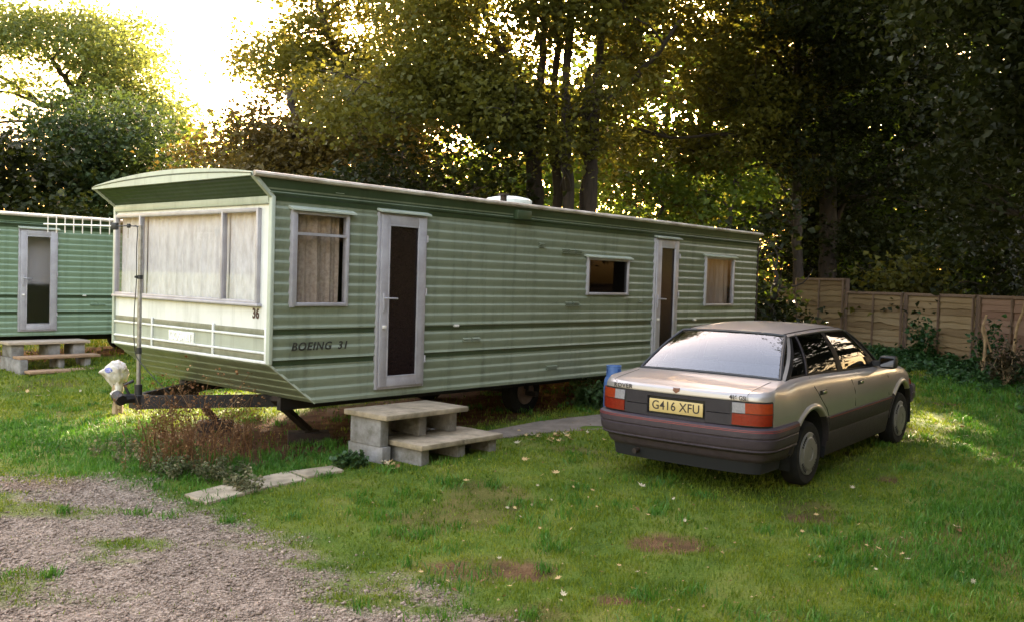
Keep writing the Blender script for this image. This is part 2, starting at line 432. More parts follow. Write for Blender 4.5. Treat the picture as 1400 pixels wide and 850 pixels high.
def make_van(name, label, origin, paint, full, L=VL):
    van = empty(name, origin, RZ, label, 'caravan', 'static caravans')
    D1 = (1.243, 1.885, .545, 2.31); W1 = (.225, .862, 1.378, 2.262)
    W2 = (4.735, 5.67, 1.516, 2.0); D2 = (6.315, 6.925, .56, 2.32); W3 = (7.725, 8.63, 1.372, 2.125)
    ops = [D1, W1, W2, D2, W3]
    shrink = lambda o: (o[0]+.012, o[1]-.012, o[2]+.012, o[3]-.012)
    wall_mesh([shrink(o) for o in ops], L).build('side_wall', paint, van, 28)
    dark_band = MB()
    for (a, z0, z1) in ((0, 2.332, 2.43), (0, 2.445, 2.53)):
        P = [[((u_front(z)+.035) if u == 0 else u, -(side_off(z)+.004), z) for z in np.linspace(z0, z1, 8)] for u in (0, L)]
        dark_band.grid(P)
    dark_band.build('upper_band', MAT['band'], van, 0)  # darker green paint, with the gutter's shade put into its tone
    gs = MB()
    for g_, us_ in ((1.143, ((.02, 1.23), (1.90, 6.30), (6.94, L))), (.858, ((.04, 1.23), (1.90, 6.30), (6.94, L)))):
        for a_, b_ in us_: gs.box(a_, b_, .0, .027, g_-.024, g_+.024)
    for k_ in range(6): MB().add(gs.v[k_*8:k_*8+8], [(0, 3, 2, 1), (4, 5, 6, 7), (0, 1, 5, 4), (1, 2, 6, 5), (2, 3, 7, 6), (3, 0, 4, 7)]).build('groove_strip', MAT['band'], van, 0)
    # far wall, rear wall, floor, inner lining
    b = MB()
    b.hexa([(.5, VW-.02, ZB), (L-.0, VW-.02, ZB), (L, VW, ZB), (.5, VW, ZB), (0, VW-.02, 2.56), (L, VW-.02, 2.56), (L, VW, 2.56), (0, VW, 2.56)])
    b.build('far_wall', paint, van, 0)
    zs = np.arange(ZB, 2.56, PITCH/6); rw = MB().grid([[(L+side_off(min(z, 2.3)), v, z) for z in zs] for v in (-.004, VW)], flip=False)
    rw.build('rear_wall', paint, van, 28)
    MB().box(L-.012, L+.024, -.022, .03, ZB, 2.5).build('corner_trim', MAT['brown'], van, 0)
    MB().box(.53, L, .002, VW-.03, ZB+.002, ZB+.05).build('floor', MAT['dark'], van, 0)
    if full:
        pt = MB()
        for u in (3.3, 6.0, 7.2): pt.box(u, u+.03, .12, VW-.1, ZB+.05, 2.5)
        pt.box(4.5, 6.0, .45, .5, ZB+.06, 1.5)
        pt.build('partition', MAT['dark'], van, 0)
    # front panel with the wide three-light window
    if full:
        fp = MB(); wv0, wv1, wz0, wz1 = .155, 2.93, 1.39, 2.268
        vs = [0, wv0+.012, wv1-.012, VW]; zz = [.85, wz0+.012, wz1-.012, 2.37]
        fp.grid([[(0 - (.0), v, z) for z in zz] for v in vs], lambda i, j: i == 1 and j == 1, flip=True)
        # raised white mouldings with bands between
        for z0, z1 in ((1.088, 1.112), (.94, .962), (.852, .880)): fp.rbox(-.022, 0, .02, VW-.02, z0, z1, .008)
        for v in (.035, .92, 2.11): fp.rbox(-.0205, 0, v-.016, v+.016, .86, 1.18, .006)
        front = fp.build('front_panel', MAT['white'], van)
        st = MB(); st.rbox(-.006, 0, .05, VW-.03, 1.112, 1.165, .002); st.rbox(-.006, 0, .05, VW-.03, .881, .938, .002)
        st.build('stripe', MAT['stripe'], front)
        MB().box(-.004, 0, .04, VW-.03, .962, 1.088).build('moulding', MAT['grey_green'], front, 0)
        pl = MB().rbox(-.014, -.002, 1.275, 1.765, .955, 1.068, .004).build('name_plate', MAT['plaque'], front)
        Rf = Matrix(((0, 0, -1, 0), (-1, 0, 0, 0), (0, 1, 0, 0), (0, 0, 0, 1)))     # text x -> -v, y -> z, faces -u
        text_obj('plate_lettering', 'COSALT', .125, MAT['embossed'], front, Matrix.Translation((-.016, 1.52, 1.011)) @ Rf, .004, 0, .001, 1.0, .95)
        text_obj('pitch_number', '36', .125, MAT['number'], front, Matrix.Translation((-.004, .215, 1.30)) @ Rf, .001, 0, .004, 1.05, .85)
        w = MB()
        def fr(v0, v1, z0, z1, x0=-.04, x1=.015): w.rbox(x0, x1, v0, v1, z0, z1, .006)
        fr(wv0, wv0+.036, wz0, wz1); fr(wv1-.036, wv1, wz0, wz1); fr(wv0+.03, wv1-.03, wz1-.036, wz1, -.038); fr(wv0+.03, wv1-.03, wz0, wz0+.03, -.038)
        fr(.756-.018, .756+.018, wz0+.02, wz1-.02, -.042); fr(2.36-.018, 2.36+.018, wz0+.02, wz1-.02, -.042)
        fr(wv0-.03, wv1+.02, wz0-.022, wz0+.004, -.055)
        win = w.build('front_window', MAT['alu'], van)
        MB().grid([[(-.018, v, z) for z in (wz0+.02, wz1-.03)] for v in (wv0+.03, wv1-.03)], flip=True).build('pane', MAT['pane'], win, 0)
        for v0, v1, f, sd in ((.17, .77, 6, 3), (.74, 1.6, 7, 5), (1.55, 2.38, 7, 8), (2.35, 2.91, 5, 6)):
            curtain_mb(v0, v1, wz0+.01, wz1-.02, .055, f, .014, sd, .3, 'y').build('net_curtain', MAT['net'], win, 60)
        # eyebrow, corner posts, raked apron
        e = MB(); P = []
        for v in (-.0, VW):
            row = []
            for i in range(25):
                k = i/24; sg = -1 if v == 0 else 1
                row.append((-.225*k-.008*(.5+.5*math.sin(i*PI/2)), v+sg*.03*k, 2.362+.18*k))
            P.append(row)
        e.grid(P, flip=True); e.build('eyebrow', MAT['band'], van, 30)  # dark tone carries the shade of this downward-facing panel
        ct = MB(); ct.rbox(-.02, .022, -.03, .022, .85, 2.372, .008); ct.bar((-.0, -.006, 2.36), (-.225, -.035, 2.54), .04, .035)
        ct.rbox(-.02, .022, VW-.02, VW+.03, .85, 2.372, .008); ct.bar((0, VW, 2.36), (-.225, VW+.03, 2.54), .04, .035)
        ct.rbox(-.03, 0, .02, VW-.02, 2.30, 2.372, .01)
        ct.build('corner_trim', MAT['vanlight'], van)
        ap = MB(); P = []
        for v in (0, VW):
            P.append([(.52*k/60 - rib(2.185-.46*k/60*1.0)*.8+.003, v, .85-.39*k/60) for k in range(61)])
        ap.grid(P); ap.build('front_apron', paint, van, 28)
        MB().bar((.0, -.004, .852), (.52, -.004, .462), .02, .02).build('apron_trim', MAT['vanlight'], van, 0)
    else:
        MB().box(-.004, .012, 0, VW, .85, 2.5).build('front_panel', MAT['white'], van, 0)
    # roof: shallow arch with front fascia
    arch = lambda v: 2.566+.092*(1-((v-VW/2)/(VW/2+.045))**2)
    r = MB(); vs = np.linspace(-.045, VW+.045, 25); us = [-.24]+list(np.linspace(0, L+.05, 12))
    P = [[(u, v, arch(v)) for v in vs] for u in us]; r.grid(P)
    r.grid([[(-.24, v, 2.535 if k == 0 else arch(v)) for k in (0, 1)] for v in vs], flip=True)
    r.grid([[(L+.05, v, 2.535 if k == 0 else arch(v)) for k in (0, 1)] for v in vs])
    r.grid([[(-.24, v, 2.535) for v in (vs[0], vs[-1])], [(L+.05, v, 2.535) for v in (vs[0], vs[-1])]], flip=True)
    for v in (vs[0], vs[-1]): r.grid([[(u, v, 2.535), (u, v, arch(v))] for u in (-.24, L+.05)])
    roof = r.build('roof', MAT['vanlight'], van, 30)
    if full:
        fs = MB(); f0 = []; 
        for i, v in enumerate(vs):
            f0.append((v, 2.53, 2.53+(arch(v)-2.53)*.52))
        fs.grid([[(-.255, v, a), (-.255, v, b_), (-.24, v, b_+.006)] for v, a, b_ in f0], flip=True)
        fs.grid([[(-.24, v, a-.004), (-.255, v, a)] for v, a, b_ in f0], flip=True)
        fs.build('roof_fascia', MAT['vanlight'], roof, 30)
        ln = MB(); ln.tube([(-.2535, v, 2.53+(arch(v)-2.53)*.60) for v in vs], .007, 5); ln.build('fascia_seam', MAT['band'], roof, 0)
    g = MB(); g.tube([(-.23, -.058, 2.552), (L*.3, -.058, 2.549), (L*.6, -.058, 2.553), (L+.05, -.058, 2.548)], .026, 8)
    g.box(-.23, L+.05, -.068, -.05, 2.528, 2.55)
    g.build('gutter', MAT['gutter'], van)
    # windows and doors
    add_door(van, *D1, MAT['frost'] if full else MAT['frost_far'])
    add_door(van, *D2, MAT['frost'])
    if not full:
        MB().grid([[(u, .30, z) for z in (1.36, 2.3)] for u in np.linspace(1.1, 2.1, 3)]).build('door_light_sheet', MAT['net'], van, 0)  # pale sheet added behind the glass, stands in for light in the door
    o1 = add_window(van, *W1, 'floral', (0, .01)); add_window(van, *W2, 'dark'); add_window(van, *W3, 'plain')
    # vents and small fittings
    for a in ((4.2, 4.62, 2.03, 2.09, 3, 3), (3.75, 3.87, 2.08, 2.14, 3, 1), (4.30, 4.60, 1.37, 1.43, 3, 2), (2.48, 2.78, .985, 1.035, 2, 2), (5.95, 6.05, 1.42, 1.46, 2, 1), (3.95, 4.2, .60, .65, 3, 1), (.68, .8, 2.455, 2.53, 3, 1)):
        louvre_mb(*a).build('louvre_vent', paint if a[2] < 2.4 else MAT['vanlight'], van, 0)
    MB().rbox(3.27, 3.52, -.10, -.02, 2.385, 2.49, .01).build('flue_box', MAT['band'], van)
    for u in (2.38, 7.46): MB().rbox(u-.03, u+.03, -.045, .0, 1.152, 1.178, .008).build('gutter_clip', MAT['aerial'], van)
    if full:
        dome = MB(); cxx, cyy = 4.05, .75; zt = arch(cyy)
        dome.lathe([(.30, zt-.02), (.30, zt+.05), (.27, zt+.075), (.15, zt+.10), (.001, zt+.11)], 20, 'z', (cxx, cyy, 0)); dome.build('roof_vent', MAT['plaque'], van)
        MB().tube([(3.62, .45, arch(.45)-.02), (3.62, .45, arch(.45)+.09)], .04).tube([(3.62, .45, arch(.45)+.09), (3.62, .45, arch(.45)+.11)], .07).build('flue', MAT['brown'], van)
        Rs = Matrix(((1, 0, 0, 0), (0, 0, -1, 0), (0, 1, 0, 0), (0, 0, 0, 1)))          # text on the side wall, faces -y
        text_obj('model_lettering', 'BOEING', .105, MAT['print_'], van, Matrix.Translation((.448, -.030, 1.003)) @ Rs, .0015, .22, .0022, 1.16, 1.08)
        text_obj('model_number', '31', .105, MAT['print_'], van, Matrix.Translation((.815, -.030, 1.003)) @ Rs, .0015, .22, .0022, 1.16, 1.08)
    # chassis
    c = MB()
    for v in (.55, VW-.55): c.box(.5, L-.2, v-.03, v+.03, ZB-.13, ZB-.002)
    for u in (2.2, 4.3, 6.6, 8.6): c.box(u, u+.06, .58, VW-.58, ZB-.10, ZB-.02)
    c.tube([(4.25, .35, .24), (4.25, VW-.35, .24)], .035)
    for v in (.55, VW-.55): c.bar((4.25, v, .24), (4.25, v, ZB-.1), .08, .05)
    ch = c.build('chassis', MAT['chassis'], van, 0)
    if full:
        d = MB(); tip = (-.50, VW/2, .392)
        for v in (.55, VW-.55):
            d.bar((tip[0], VW/2+(-.05 if v < 1 else .05), tip[2]), (.9, v, .405), .05, .125)
        d.box(-.52, -.38, VW/2-.09, VW/2+.09, .325, .46)
        db = d.build('drawbar', MAT['chassis'], ch, 0)
        k = MB(); k.tube([(-.52, VW/2, .43), (-.66, VW/2, .43)], [.045, .05]); k.tube([(-.66, VW/2-.05, .42), (-.66, VW/2+.06, .46)], .055); k.tube([(-.56, VW/2, .46), (-.60, VW/2+.02, .56), (-.52, VW/2, .60)], .016)
        k.build('coupling_head', MAT['chassis'], ch)
    for (u, v), (u2, v2) in (STEADY if full else []) + [((L-1.2, .5), (L-.8, .5)), ((L-1.2, VW-.5), (L-.8, VW-.5))]:
        gz0 = float(gz(*(np.array(origin[:2])+u2*UV[:2]+v2*VV[:2])))-origin[2]
        lg = MB().bar((u, v, ZB-.02), (u2, v2, gz0+.105), .075, .055); lg.box(u2-.09, u2+.09, v2-.06, v2+.06, gz0+.093, gz0+.112)
        lg.bar((u+.18, v, ZB-.02), (u+(u2-u)*.4, v+(v2-v)*.4, gz0+.105+(ZB-.125-gz0)*.6), .05, .04)
        lg.build('corner_steady', MAT['rusty'], van, 0)
    for v in (.62, VW-.62):
        t = wheel_mb((4.25, v, .255), .30, .17).build('wheel', MAT['tyre'], van)
        MB().lathe([(.165, -.06), (.16, -.085), (.12, -.07), (.05, -.072), (.045, -.10), (.001, -.10)], 24, 'y', (4.25, v, .255)).build('rim', MAT['rim_rust'], t)
    return van
# ------------------------------------------------------------------ the car (local: x forward from the rear axle, y to its left, z up)
CARMAT = dict(
    paint=M('champagne_metallic_paint', (.305, .272, .248), (.335, .30, .275), 3, .34, .45, coat=.6, rvar=.05),
    trim=M('shaded_grey_plastic', (.019, .0145, .0165), (.028, .022, .025), 20, .6, 0, .15, 200, sp=.25),  # the bumper's plastic, darkened to carry the shade on the car's side
    bumper=M('lit_bumper_plastic', (.040, .029, .035), (.052, .039, .046), 20, .55, 0, .15, 200, sp=.3),  # same plastic as the cladding, in a lighter tone as if lit
    garnish=M('rear_garnish', (.022, .018, .023), (.03, .026, .03), 12, .5, sp=.3),
    red=M('red_pinstripe', (.20, .018, .016), None, rough=.5),
    lred=M('red_lamp_lens', (.20, .013, .004), (.14, .008, .003), 40, .2, 0, .25, 220, sp=.4),
    lamb=M('amber_lamp_lens', (.27, .032, .006), (.20, .020, .005), 40, .2, 0, .25, 220, sp=.4),
    lwht=M('white_lamp_lens', (.27, .255, .27), (.2, .19, .2), 60, .2, 0, .3, 220, sp=.4),
    seal=M('black_rubber_seal', (.010, .010, .011), None, rough=.55),
    blackp=M('black_pillar', (.006, .0055, .006), None, rough=.6, sp=.15),
    plate=M('yellow_number_plate', (.52, .385, .16), (.46, .34, .14), 6, .4),
    char=M('plate_lettering', (.03, .022, .02), None, rough=.5),
    badge=M('badge', (.16, .06, .03), (.06, .03, .02), 30, .4, .4),
    trimsil=M('silver_wheel_trim', (.20, .185, .175), (.15, .14, .13), 10, .45, .3),
    slot=M('trim_slot', (.008, .008, .008), None, rough=.8),
    rear=glass('car_rear_glass', (.75, .75, .78), 2.3, .04),
    side=glass('car_side_glass', (.22, .24, .22), 1.42, .015),
    cabin=M('grey_cabin_cloth', (.045, .042, .045), (.03, .028, .03), 30, .9),
    chrome=M('bright_trim', (.55, .53, .5), None, rough=.25, metal=.9),
    well=M('wheel_well', (.006, .006, .006), None, rough=.95),
)
def catmull(P, n):
    P = [P[0]]+list(P)+[P[-1]]; out = []
    for i in range(1, len(P)-2):
        p0, p1, p2, p3 = (np.array(q, float) for q in P[i-1:i+3])
        for k in range(n):
            t = k/n; out.append(.5*((2*p1)+(-p0+p2)*t+(2*p0-5*p1+4*p2-p3)*t*t+(-p0+3*p1-3*p2+p3)*t**3))
    out.append(np.array(P[-2], float)); return np.array(out)
def resample(P, step):
    d = np.r_[0, np.cumsum(np.linalg.norm(np.diff(P, axis=0), axis=1))]
    s = np.linspace(0, d[-1], int(d[-1]/step)+1)
    return np.c_[np.interp(s, d, P[:, 0]), np.interp(s, d, P[:, 1])]
OUT = resample(catmull([(-.968, 0), (-.962, .3), (-.945, .55), (-.918, .70), (-.868, .785), (-.78, .822), (-.5, .834), (0, .838), (.6, .84), (1.2, .84), (2.0, .836), (2.6, .822), (2.95, .79), (3.15, .735), (3.26, .64), (3.32, .45), (3.34, .2), (3.345, 0)], 12), .022)
NC = len(OUT)
TAN = np.gradient(OUT, axis=0); TAN /= np.linalg.norm(TAN, axis=1)[:, None]
NRM = np.c_[-TAN[:, 1], TAN[:, 0]]
ZT = lambda x: float(np.interp(x, [-.97, -.93, -.88, -.7, -.5, -.32, 0, .3, 1.5, 2.0, 2.4, 2.75, 3.0, 3.2, 3.35], [.896, .903, .913, .935, .956, .975, .978, .972, .922, .908, .885, .845, .80, .745, .69]))
def ky(x, z):
    d = max(0, ZT(x)-z)
    a = float(np.interp(d, [0, .012, .03, .07, .14, .25], [.895, .925, .948, .972, .99, 1.0]))
    b = float(np.interp(z, [.18, .3, .45, .58, .72], [.925, .955, .975, .99, 1.0]))
    if x < -.5: a = 1-(1-a)*max(.35, 1-(-.5-x)/.4)
    if abs(z-.745) < .012 and -.7 < x < 2.9: a -= .004*(1-abs(z-.745)/.012)
    return a*b
def S(i, z, off=0.0, side=-1):
    x, y = OUT[i]; n = NRM[i]
    lean = float(np.interp(z, [.30, .62, .83, .845, .88, .895, .93], [.03, .0, .006, .004, .012, .028, .06]))*max(0, min(1, (-.62-x)/.3))
    fl = -float(np.interp(z, [.2, .45, .6, .8], [.04, 0, .01, .10]))*max(0, min(1, (x-2.7)/.5))
    k = ky(x, z)
    return (x+lean+fl+n[0]*off, side*(y*k+n[1]*off), z)
RA, RO = .29, .405
def archz(x):
    for xc in (0.0, 2.55):
        if abs(x-xc) < RO: return RA+math.sqrt(RO*RO-(x-xc)**2)
    return 0.0
def col_at(x, rear=False):
    "column index whose x is nearest"
    idx = [i for i in range(NC) if OUT[i, 1] > .7] if not rear else range(NC)
    return min(idx, key=lambda i: abs(OUT[i, 0]-x))
def col_y(y): return min((i for i in range(NC) if OUT[i, 0] < -.8), key=lambda i: abs(OUT[i, 1]-y))

def make_car(loc, yaw, pitch):
    car = empty('car', loc, 0, 'beige metallic four door saloon parked on the grass, yellow rear number plate', 'car')
    car.rotation_mode = 'QUATERNION'
    Fv = Vector((math.sin(yaw)*math.cos(pitch), math.cos(yaw)*math.cos(pitch), math.sin(pitch))); Lv = Vector((-math.cos(yaw), math.sin(yaw), 0)); Uv = Fv.cross(Lv)
    car.rotation_quaternion = Matrix((Fv, Lv, Uv)).transposed().to_quaternion()
    C = CARMAT
    cl = col_y(.80); iL = max(i for i in range(NC) if OUT[i, 0] < -.79 and OUT[i, 1] > .5)
    def zlow(i):
        x = OUT[i, 0]
        b = .838 if i <= iL else .56
        return max(b, archz(x))
    # body shell
    mb = MB()
    for sd in (-1, 1):
        P = []
        for i in range(NC):
            a = zlow(i); t = ZT(OUT[i, 0]); fr = [0, .12, .25, .38, .5, .62, .72, .8, .86, .91, .95, .98, 1]
            P.append([S(i, a+(t-a)*f, 0, sd) for f in fr])
        mb.grid(P, flip=(sd == 1))
    nY = 16
    for cond, crown in ((lambda x: x < -.40, .022), (lambda x: x > 1.9, .035)):
        rows = []
        for i in range(NC):
            x = OUT[i, 0]
            if not cond(x): continue
            p = S(i, ZT(x)); y0 = -p[1]
            fade = min(1, max(0, (x+.975)/.12)) if x < 0 else min(1, max(.2, (3.35-x)/.3))
            rows.append([(p[0], y0*math.sin(PI/2*(2*k/nY-1)), p[2]+crown*fade*(1-math.sin(PI/2*(2*k/nY-1))**2)) for k in range(nY+1)])
        mb.grid(rows)
    body = mb.build('body', C['paint'], car, 32, recalc=True)
    # arch lips
    fl = MB()
    for xc in (0.0, 2.55):
        for sd in (-1, 1):
            P = []
            for k in range(33):
                t = math.radians(8+164*k/32); row = []
                for rr, of in ((RO-.012, -.03), (RO-.004, .014), (RO+.008, .022), (RO+.03, .016), (RO+.05, -.003)):
                    px, pz = xc+rr*math.cos(t), RA+rr*math.sin(t); i = col_at(px); q = S(i, pz, 0, sd)
                    row.append((px, q[1]+sd*of, pz))
                P.append(row)
            fl.grid([r for r in P if r[2][2] > .585 or True], lambda i, j: False, flip=(sd == 1))
    # below the stripe the lips are dark plastic: split in two meshes
    parts = {}
    for f in fl.f:
        c_ = [sum(fl.v[i][k] for i in f)/len(f) for k in range(3)]; xc = 0.0 if c_[0] < 1.2 else 2.55
        key = (xc, c_[1] > 0, 0 if c_[2] > .59 else (1 if c_[0] > xc else -1))
        parts.setdefault(key, MB()).add([fl.v[i] for i in f], [tuple(range(len(f)))])
    for key, m_ in parts.items(): m_.build('arch_lip', C['paint'] if key[2] == 0 else C['trim'], body, 60, recalc=True)
    # lower cladding, sill, inner shell
    cb = MB()
    i0, i1 = col_at(-.36), col_at(2.95)
    for sd in (-1, 1):
        P = []; zl = []
        for i in range(i0, i1+1):
            a = max(.20, archz(OUT[i, 0])); zl.append(a); row = []
            for f, of in ((0, -.03), (.0, .004), (.06, .010), (.55, .014), (.60, .008), (.63, .014), (.93, .016), (.97, .012), (1, -.004)):
                row.append(S(i, a+(.582-a)*f if a < .582 else .582, of, sd))
            P.append(row)
        cb.grid(P, lambda i, j: zl[i] > .575 or zl[i+1] > .575, flip=(sd == 1))
    clad = cb.build('side_cladding', C['trim'], car, 32, recalc=True)
    rs = MB()
    for sd in (-1, 1):
        for a, b in ((col_at(.40), col_at(2.15)),):
            rs.grid([[S(i, z, .0172, sd) for z in (.560, .570)] for i in range(a, b+1)], flip=(sd == 1))
    rs.build('pinstripe', C['red'], clad, 0)
    inn = MB()
    for sd in (-1, 1):
        inn.grid([[S(i, z, -.045, sd) for z in (.22, .5, .84)] for i in range(0, col_at(-.45))], flip=(sd == 1))
    inn.box(-.80, -.45, -.60, .60, .27, .31); inn.box(.45, 2.05, -.74, .74, .20, .24); inn.box(3.0, 3.2, -.6, .6, .22, .7)
    inn.box(-.5, .5, -.5, .5, .27, .45); inn.box(-.72, 3.0, -.64, .64, .215, .24); inn.box(2.0, 3.1, -.5, .5, .22, .55)
    for xc in (0, 2.55):
        for sd in (-1, 1):
            P = [[(xc+(RO-.002)*math.cos(t), sd*y, RA+(RO-.002)*math.sin(t)) for y in (.50, .80)] for t in np.linspace(-.25, PI+.25, 24)]
            inn.grid(P); inn.add([(xc+.5*math.cos(t), sd*.5, RA+.5*math.sin(t)) for t in np.linspace(-.2, PI+.2, 16)], [tuple(range(16))])
    inn.build('underbody', C['well'], car, 0)
    # bumpers
    def bumper(name, idx, valance):
        b = MB()
        prof = [(.628, -.03), (.622, .030), (.612, .050), (.592, .057), (.545, .060), (.538, .050), (.532, .050), (.525, .060), (.47, .058), (.452, .052), (.446, .042), (.438, .042), (.43, .052), (.42, .046), (.408, .02)] + ([(.40, .005), (.36, -.005), (.335, -.02), (.30, -.07)] if valance else [(.36, .02), (.24, .0), (.20, -.06)])
        for sd in (-1, 1):
            P = []
            for i in idx:
                x = OUT[i, 0]; e = min(1, max(0, (-.30-x)/.5)) if valance else min(1, max(0, (x-2.9)/.2))
                e = .38+.62*e
                P.append([S(i, z, o*e+.008*(1-e), sd) for z, o in prof])
            b.grid(P, flip=(sd == 1))
            b.add(P[-1], [tuple(range(len(prof)))])
        return b.build(name, C['bumper'], car, 32, recalc=True)
    # rear bumper stops at the arch
    ridx = [i for i in range(NC) if OUT[i, 0] < -.335]
    rb = bumper('rear_bumper', ridx, True)
    r2 = MB()
    for sd in (-1, 1):
        for z0, z1 in ((.6045, .6085), (.592, .5965)):
            P = []
            for i in ridx:
                e = .38+.62*min(1, max(0, (-.30-OUT[i, 0])/.5))
                P.append([S(i, z, float(np.interp(z, [.545, .592, .612], [.060, .057, .050]))*e+.008*(1-e)+.0025, sd) for z in (z0, z1)])
            r2.grid(P, flip=(sd == 1))
    r2.build('pinstripe', C['red'], rb, 0)
    bumper('front_bumper', [i for i in range(NC-1, -1, -1) if OUT[i, 0] > 2.955], False)
    # rear garnish with number plate recess
    ya, pr = .525, .285
    g = MB()
    def strip(c0, c1, z0, z1, off, sd, mbx, dep=.02):
        P = []
        step = 1 if c1 > c0 else -1
        for i in range(c0, c1+step, step): P.append([S(i, z0, off-dep, sd), S(i, z0, off, sd), S(i, (z0+z1)/2, off, sd), S(i, z1, off, sd), S(i, z1, off-dep, sd)])
        mbx.grid(P, flip=(sd == 1)); mbx.add(P[0], [(0, 1, 2, 3, 4)]); mbx.add(P[-1], [(4, 3, 2, 1, 0)])
    c0, c1, cm = 0, col_y(ya), col_y(pr)
    for sd in (-1, 1):
        strip(cm, c1, .728, .834, .004, sd, g); strip(cm, c1, .632, .722, .006, sd, g)
        strip(0, cm, .806, .834, .004, sd, g); strip(0, cm, .628, .652, .008, sd, g)
        g.box(-.955, -.93, sd*pr-.006, sd*pr+.006, .65, .81)
    gar = g.build('rear_garnish', C['garnish'], car, 32, recalc=True)
    MB().box(-.938, -.928, -.32, .32, .63, .83).build('plate_recess', C['seal'], gar, 0)
    pl = MB().rbox(-.966, -.954, -.262, .262, .668, .783, .004).build('number_plate', C['plate'], car)
    R_ = Matrix(((0, 0, -1, 0), (-1, 0, 0, 0), (0, 1, 0, 0), (0, 0, 0, 1)))
    text_obj('plate_lettering', 'G416 XFU', .108, C['char'], pl, Matrix.Translation((-.9662, 0, .726)) @ R_, .0006, 0, .0012, 1.04, .96)
    # lamps
    def lamp(sd, nm):
        hous = MB(); strip(col_y(.515), iL, .634, .832, .004, sd, hous, .03)
        h = hous.build('tail_lamp', C['seal'], car, 32, recalc=True)
        for nm2, a, b, z0, z1, m in (('amber_lens', col_y(.645), iL-1, .742, .826, 'lamb'), ('reversing_lens', col_y(.528), col_y(.635), .742, .826, 'lwht'), ('red_lens', col_y(.528), iL-1, .642, .735, 'lred')):
            k = MB(); strip(a, b, z0, z1, .014, sd, k, .014); k.build(nm2, C[m], h, 32, recalc=True)
    lamp(1, 'l'); lamp(-1, 'r')
    # badges and shut lines
    sh = MB(); sh.add([(-.955, .028, .893), (-.955, -.028, .893), (-.960, -.028, .872), (-.963, 0, .852), (-.960, .028, .872)], [(0, 4, 3, 2, 1)])
    sh.tube([(-.951, .028, .895), (-.958, .03, .87), (-.961, 0, .849), (-.958, -.03, .87), (-.951, -.028, .895)], .004, 6)
    sh.build('shield_badge', C['badge'], car, 0)
    text_obj('maker_lettering', 'ROVER', .052, C['char'], car, Matrix.Translation((-.955, .545, .865)) @ Matrix.Rotation(math.radians(4), 4, 'Z') @ R_, .001, 0, .0012, 1.2, 1.0)
    text_obj('model_lettering', '416 GSI', .050, C['char'], car, Matrix.Translation((-.955, -.575, .866)) @ Matrix.Rotation(math.radians(-5), 4, 'Z') @ R_, .001, 0, .0012, 1.0, 1.0)
    for sd in (-1, 1):
        yb = .655; ci = col_y(yb)
        MB().tube([S(ci, z, .0015, sd) for z in (.838, .86, .88, .893)]+[(x, sd*(yb+.005), ZT(x)+.022*min(1, (x+.975)/.12)*(1-(yb/.80)**2)+.0005) for x in (-.92, -.85, -.7, -.6, -.5)], .0018, 4).build('shut_line', C['seal'], body, 0)
        def door(pts): MB().tube([S(col_at(x), z, .0018, sd) for x, z in pts], .0030, 4).build('shut_line', C['seal'], body, 0)
        door([(.04, .965), (.07, .88), (.14, .80), (.22, .74), (.33, .66), (.40, .585)]); door([(.93, .94), (.98, .86), (1.04, .75), (1.07, .60)])
        door([(2.02, .90), (2.06, .80), (2.08, .60)])
    for sd in (-1, 1):
        for x in (.235, 1.215):
            i = col_at(x); hb = MB(); q = S(i, .822, 0, sd); y = q[1]
            hb.rbox(x-.075, x+.075, min(y-.006*-sd, y+sd*.004), max(y-.006*-sd, y+sd*.004), .797, .838, .002)
            h = hb.build('door_handle', C['seal'], body)
            MB().rbox(x-.005, x+.068, min(y+sd*.002, y+sd*.013), max(y+sd*.002, y+sd*.013), .808, .83, .003).build('handle_flap', C['chrome'], h)
    # greenhouse
    def belt(x): return np.array([x, float(np.interp(x, [-.5, -.3, 0, 1.0, 1.9, 2.2], [.70, .735, .752, .755, .735, .66])), ZT(x)-.004])
    def rail(x): return np.array([x, float(np.interp(x, [.08, .25, .8, 1.4, 1.6], [.515, .548, .565, .55, .51])), float(np.interp(x, [.08, .25, .8, 1.4, 1.6], [1.312, 1.325, 1.333, 1.318, 1.285]))])
    def sidep(xb, xt, k, off=0, sd=-1):
        b, t = belt(xb), rail(xt); p = b*(1-k)+t*k
        p = p+np.array([0, .028*math.sin(PI*k)+off, .0])
        return (p[0], sd*p[1], p[2])
    def patch(name, b0, b1, t0, t1, k0, k1, off, mat, parent, thick=0):
        objs = []
        for sd in (-1, 1):
            m = MB()
            m.grid([[sidep(b0+(b1-b0)*u, t0+(t1-t0)*u, k, off, sd) for k in np.linspace(k0, k1, 9)] for u in np.linspace(0, 1, 13)], flip=(sd == 1))
            objs.append(m.build(name, mat, parent, 60))
        return objs
    # pillars: one black frame mesh per side around the glasses, painted C strip
    patch('pillar', -.42, -.355, .115, .155, .0, 1.0, .0, C['paint'], car)
    def frame(sd):
        m = MB()
        def add(b0, b1, t0, t1, k0, k1, off=.0):
            m.grid([[sidep(b0+(b1-b0)*u, t0+(t1-t0)*u, k, off, sd) for k in np.linspace(k0, k1, 9)] for u in np.linspace(0, 1, 11)], flip=(sd == 1))
        add(-.355, -.275, .155, .185, 0, 1); add(.015, .075, .225, .262, 0, 1, .003); add(.80, .935, .775, .865, 0, 1, .002)
        add(1.86, 2.19, 1.50, 1.60, 0, 1); add(-.355, 2.1, .155, 1.58, -.02, .06, .004); add(-.355, 1.95, .155, 1.56, .945, 1.0, .003)
        add(1.72, 1.90, 1.42, 1.53, 0, .30, .006)
        return m.build('window_frame', C['blackp'], car, 60)
    frame(-1); frame(1)
    patch('quarter_glass', -.28, .02, .18, .23, .05, .95, -.004, C['side'], car)
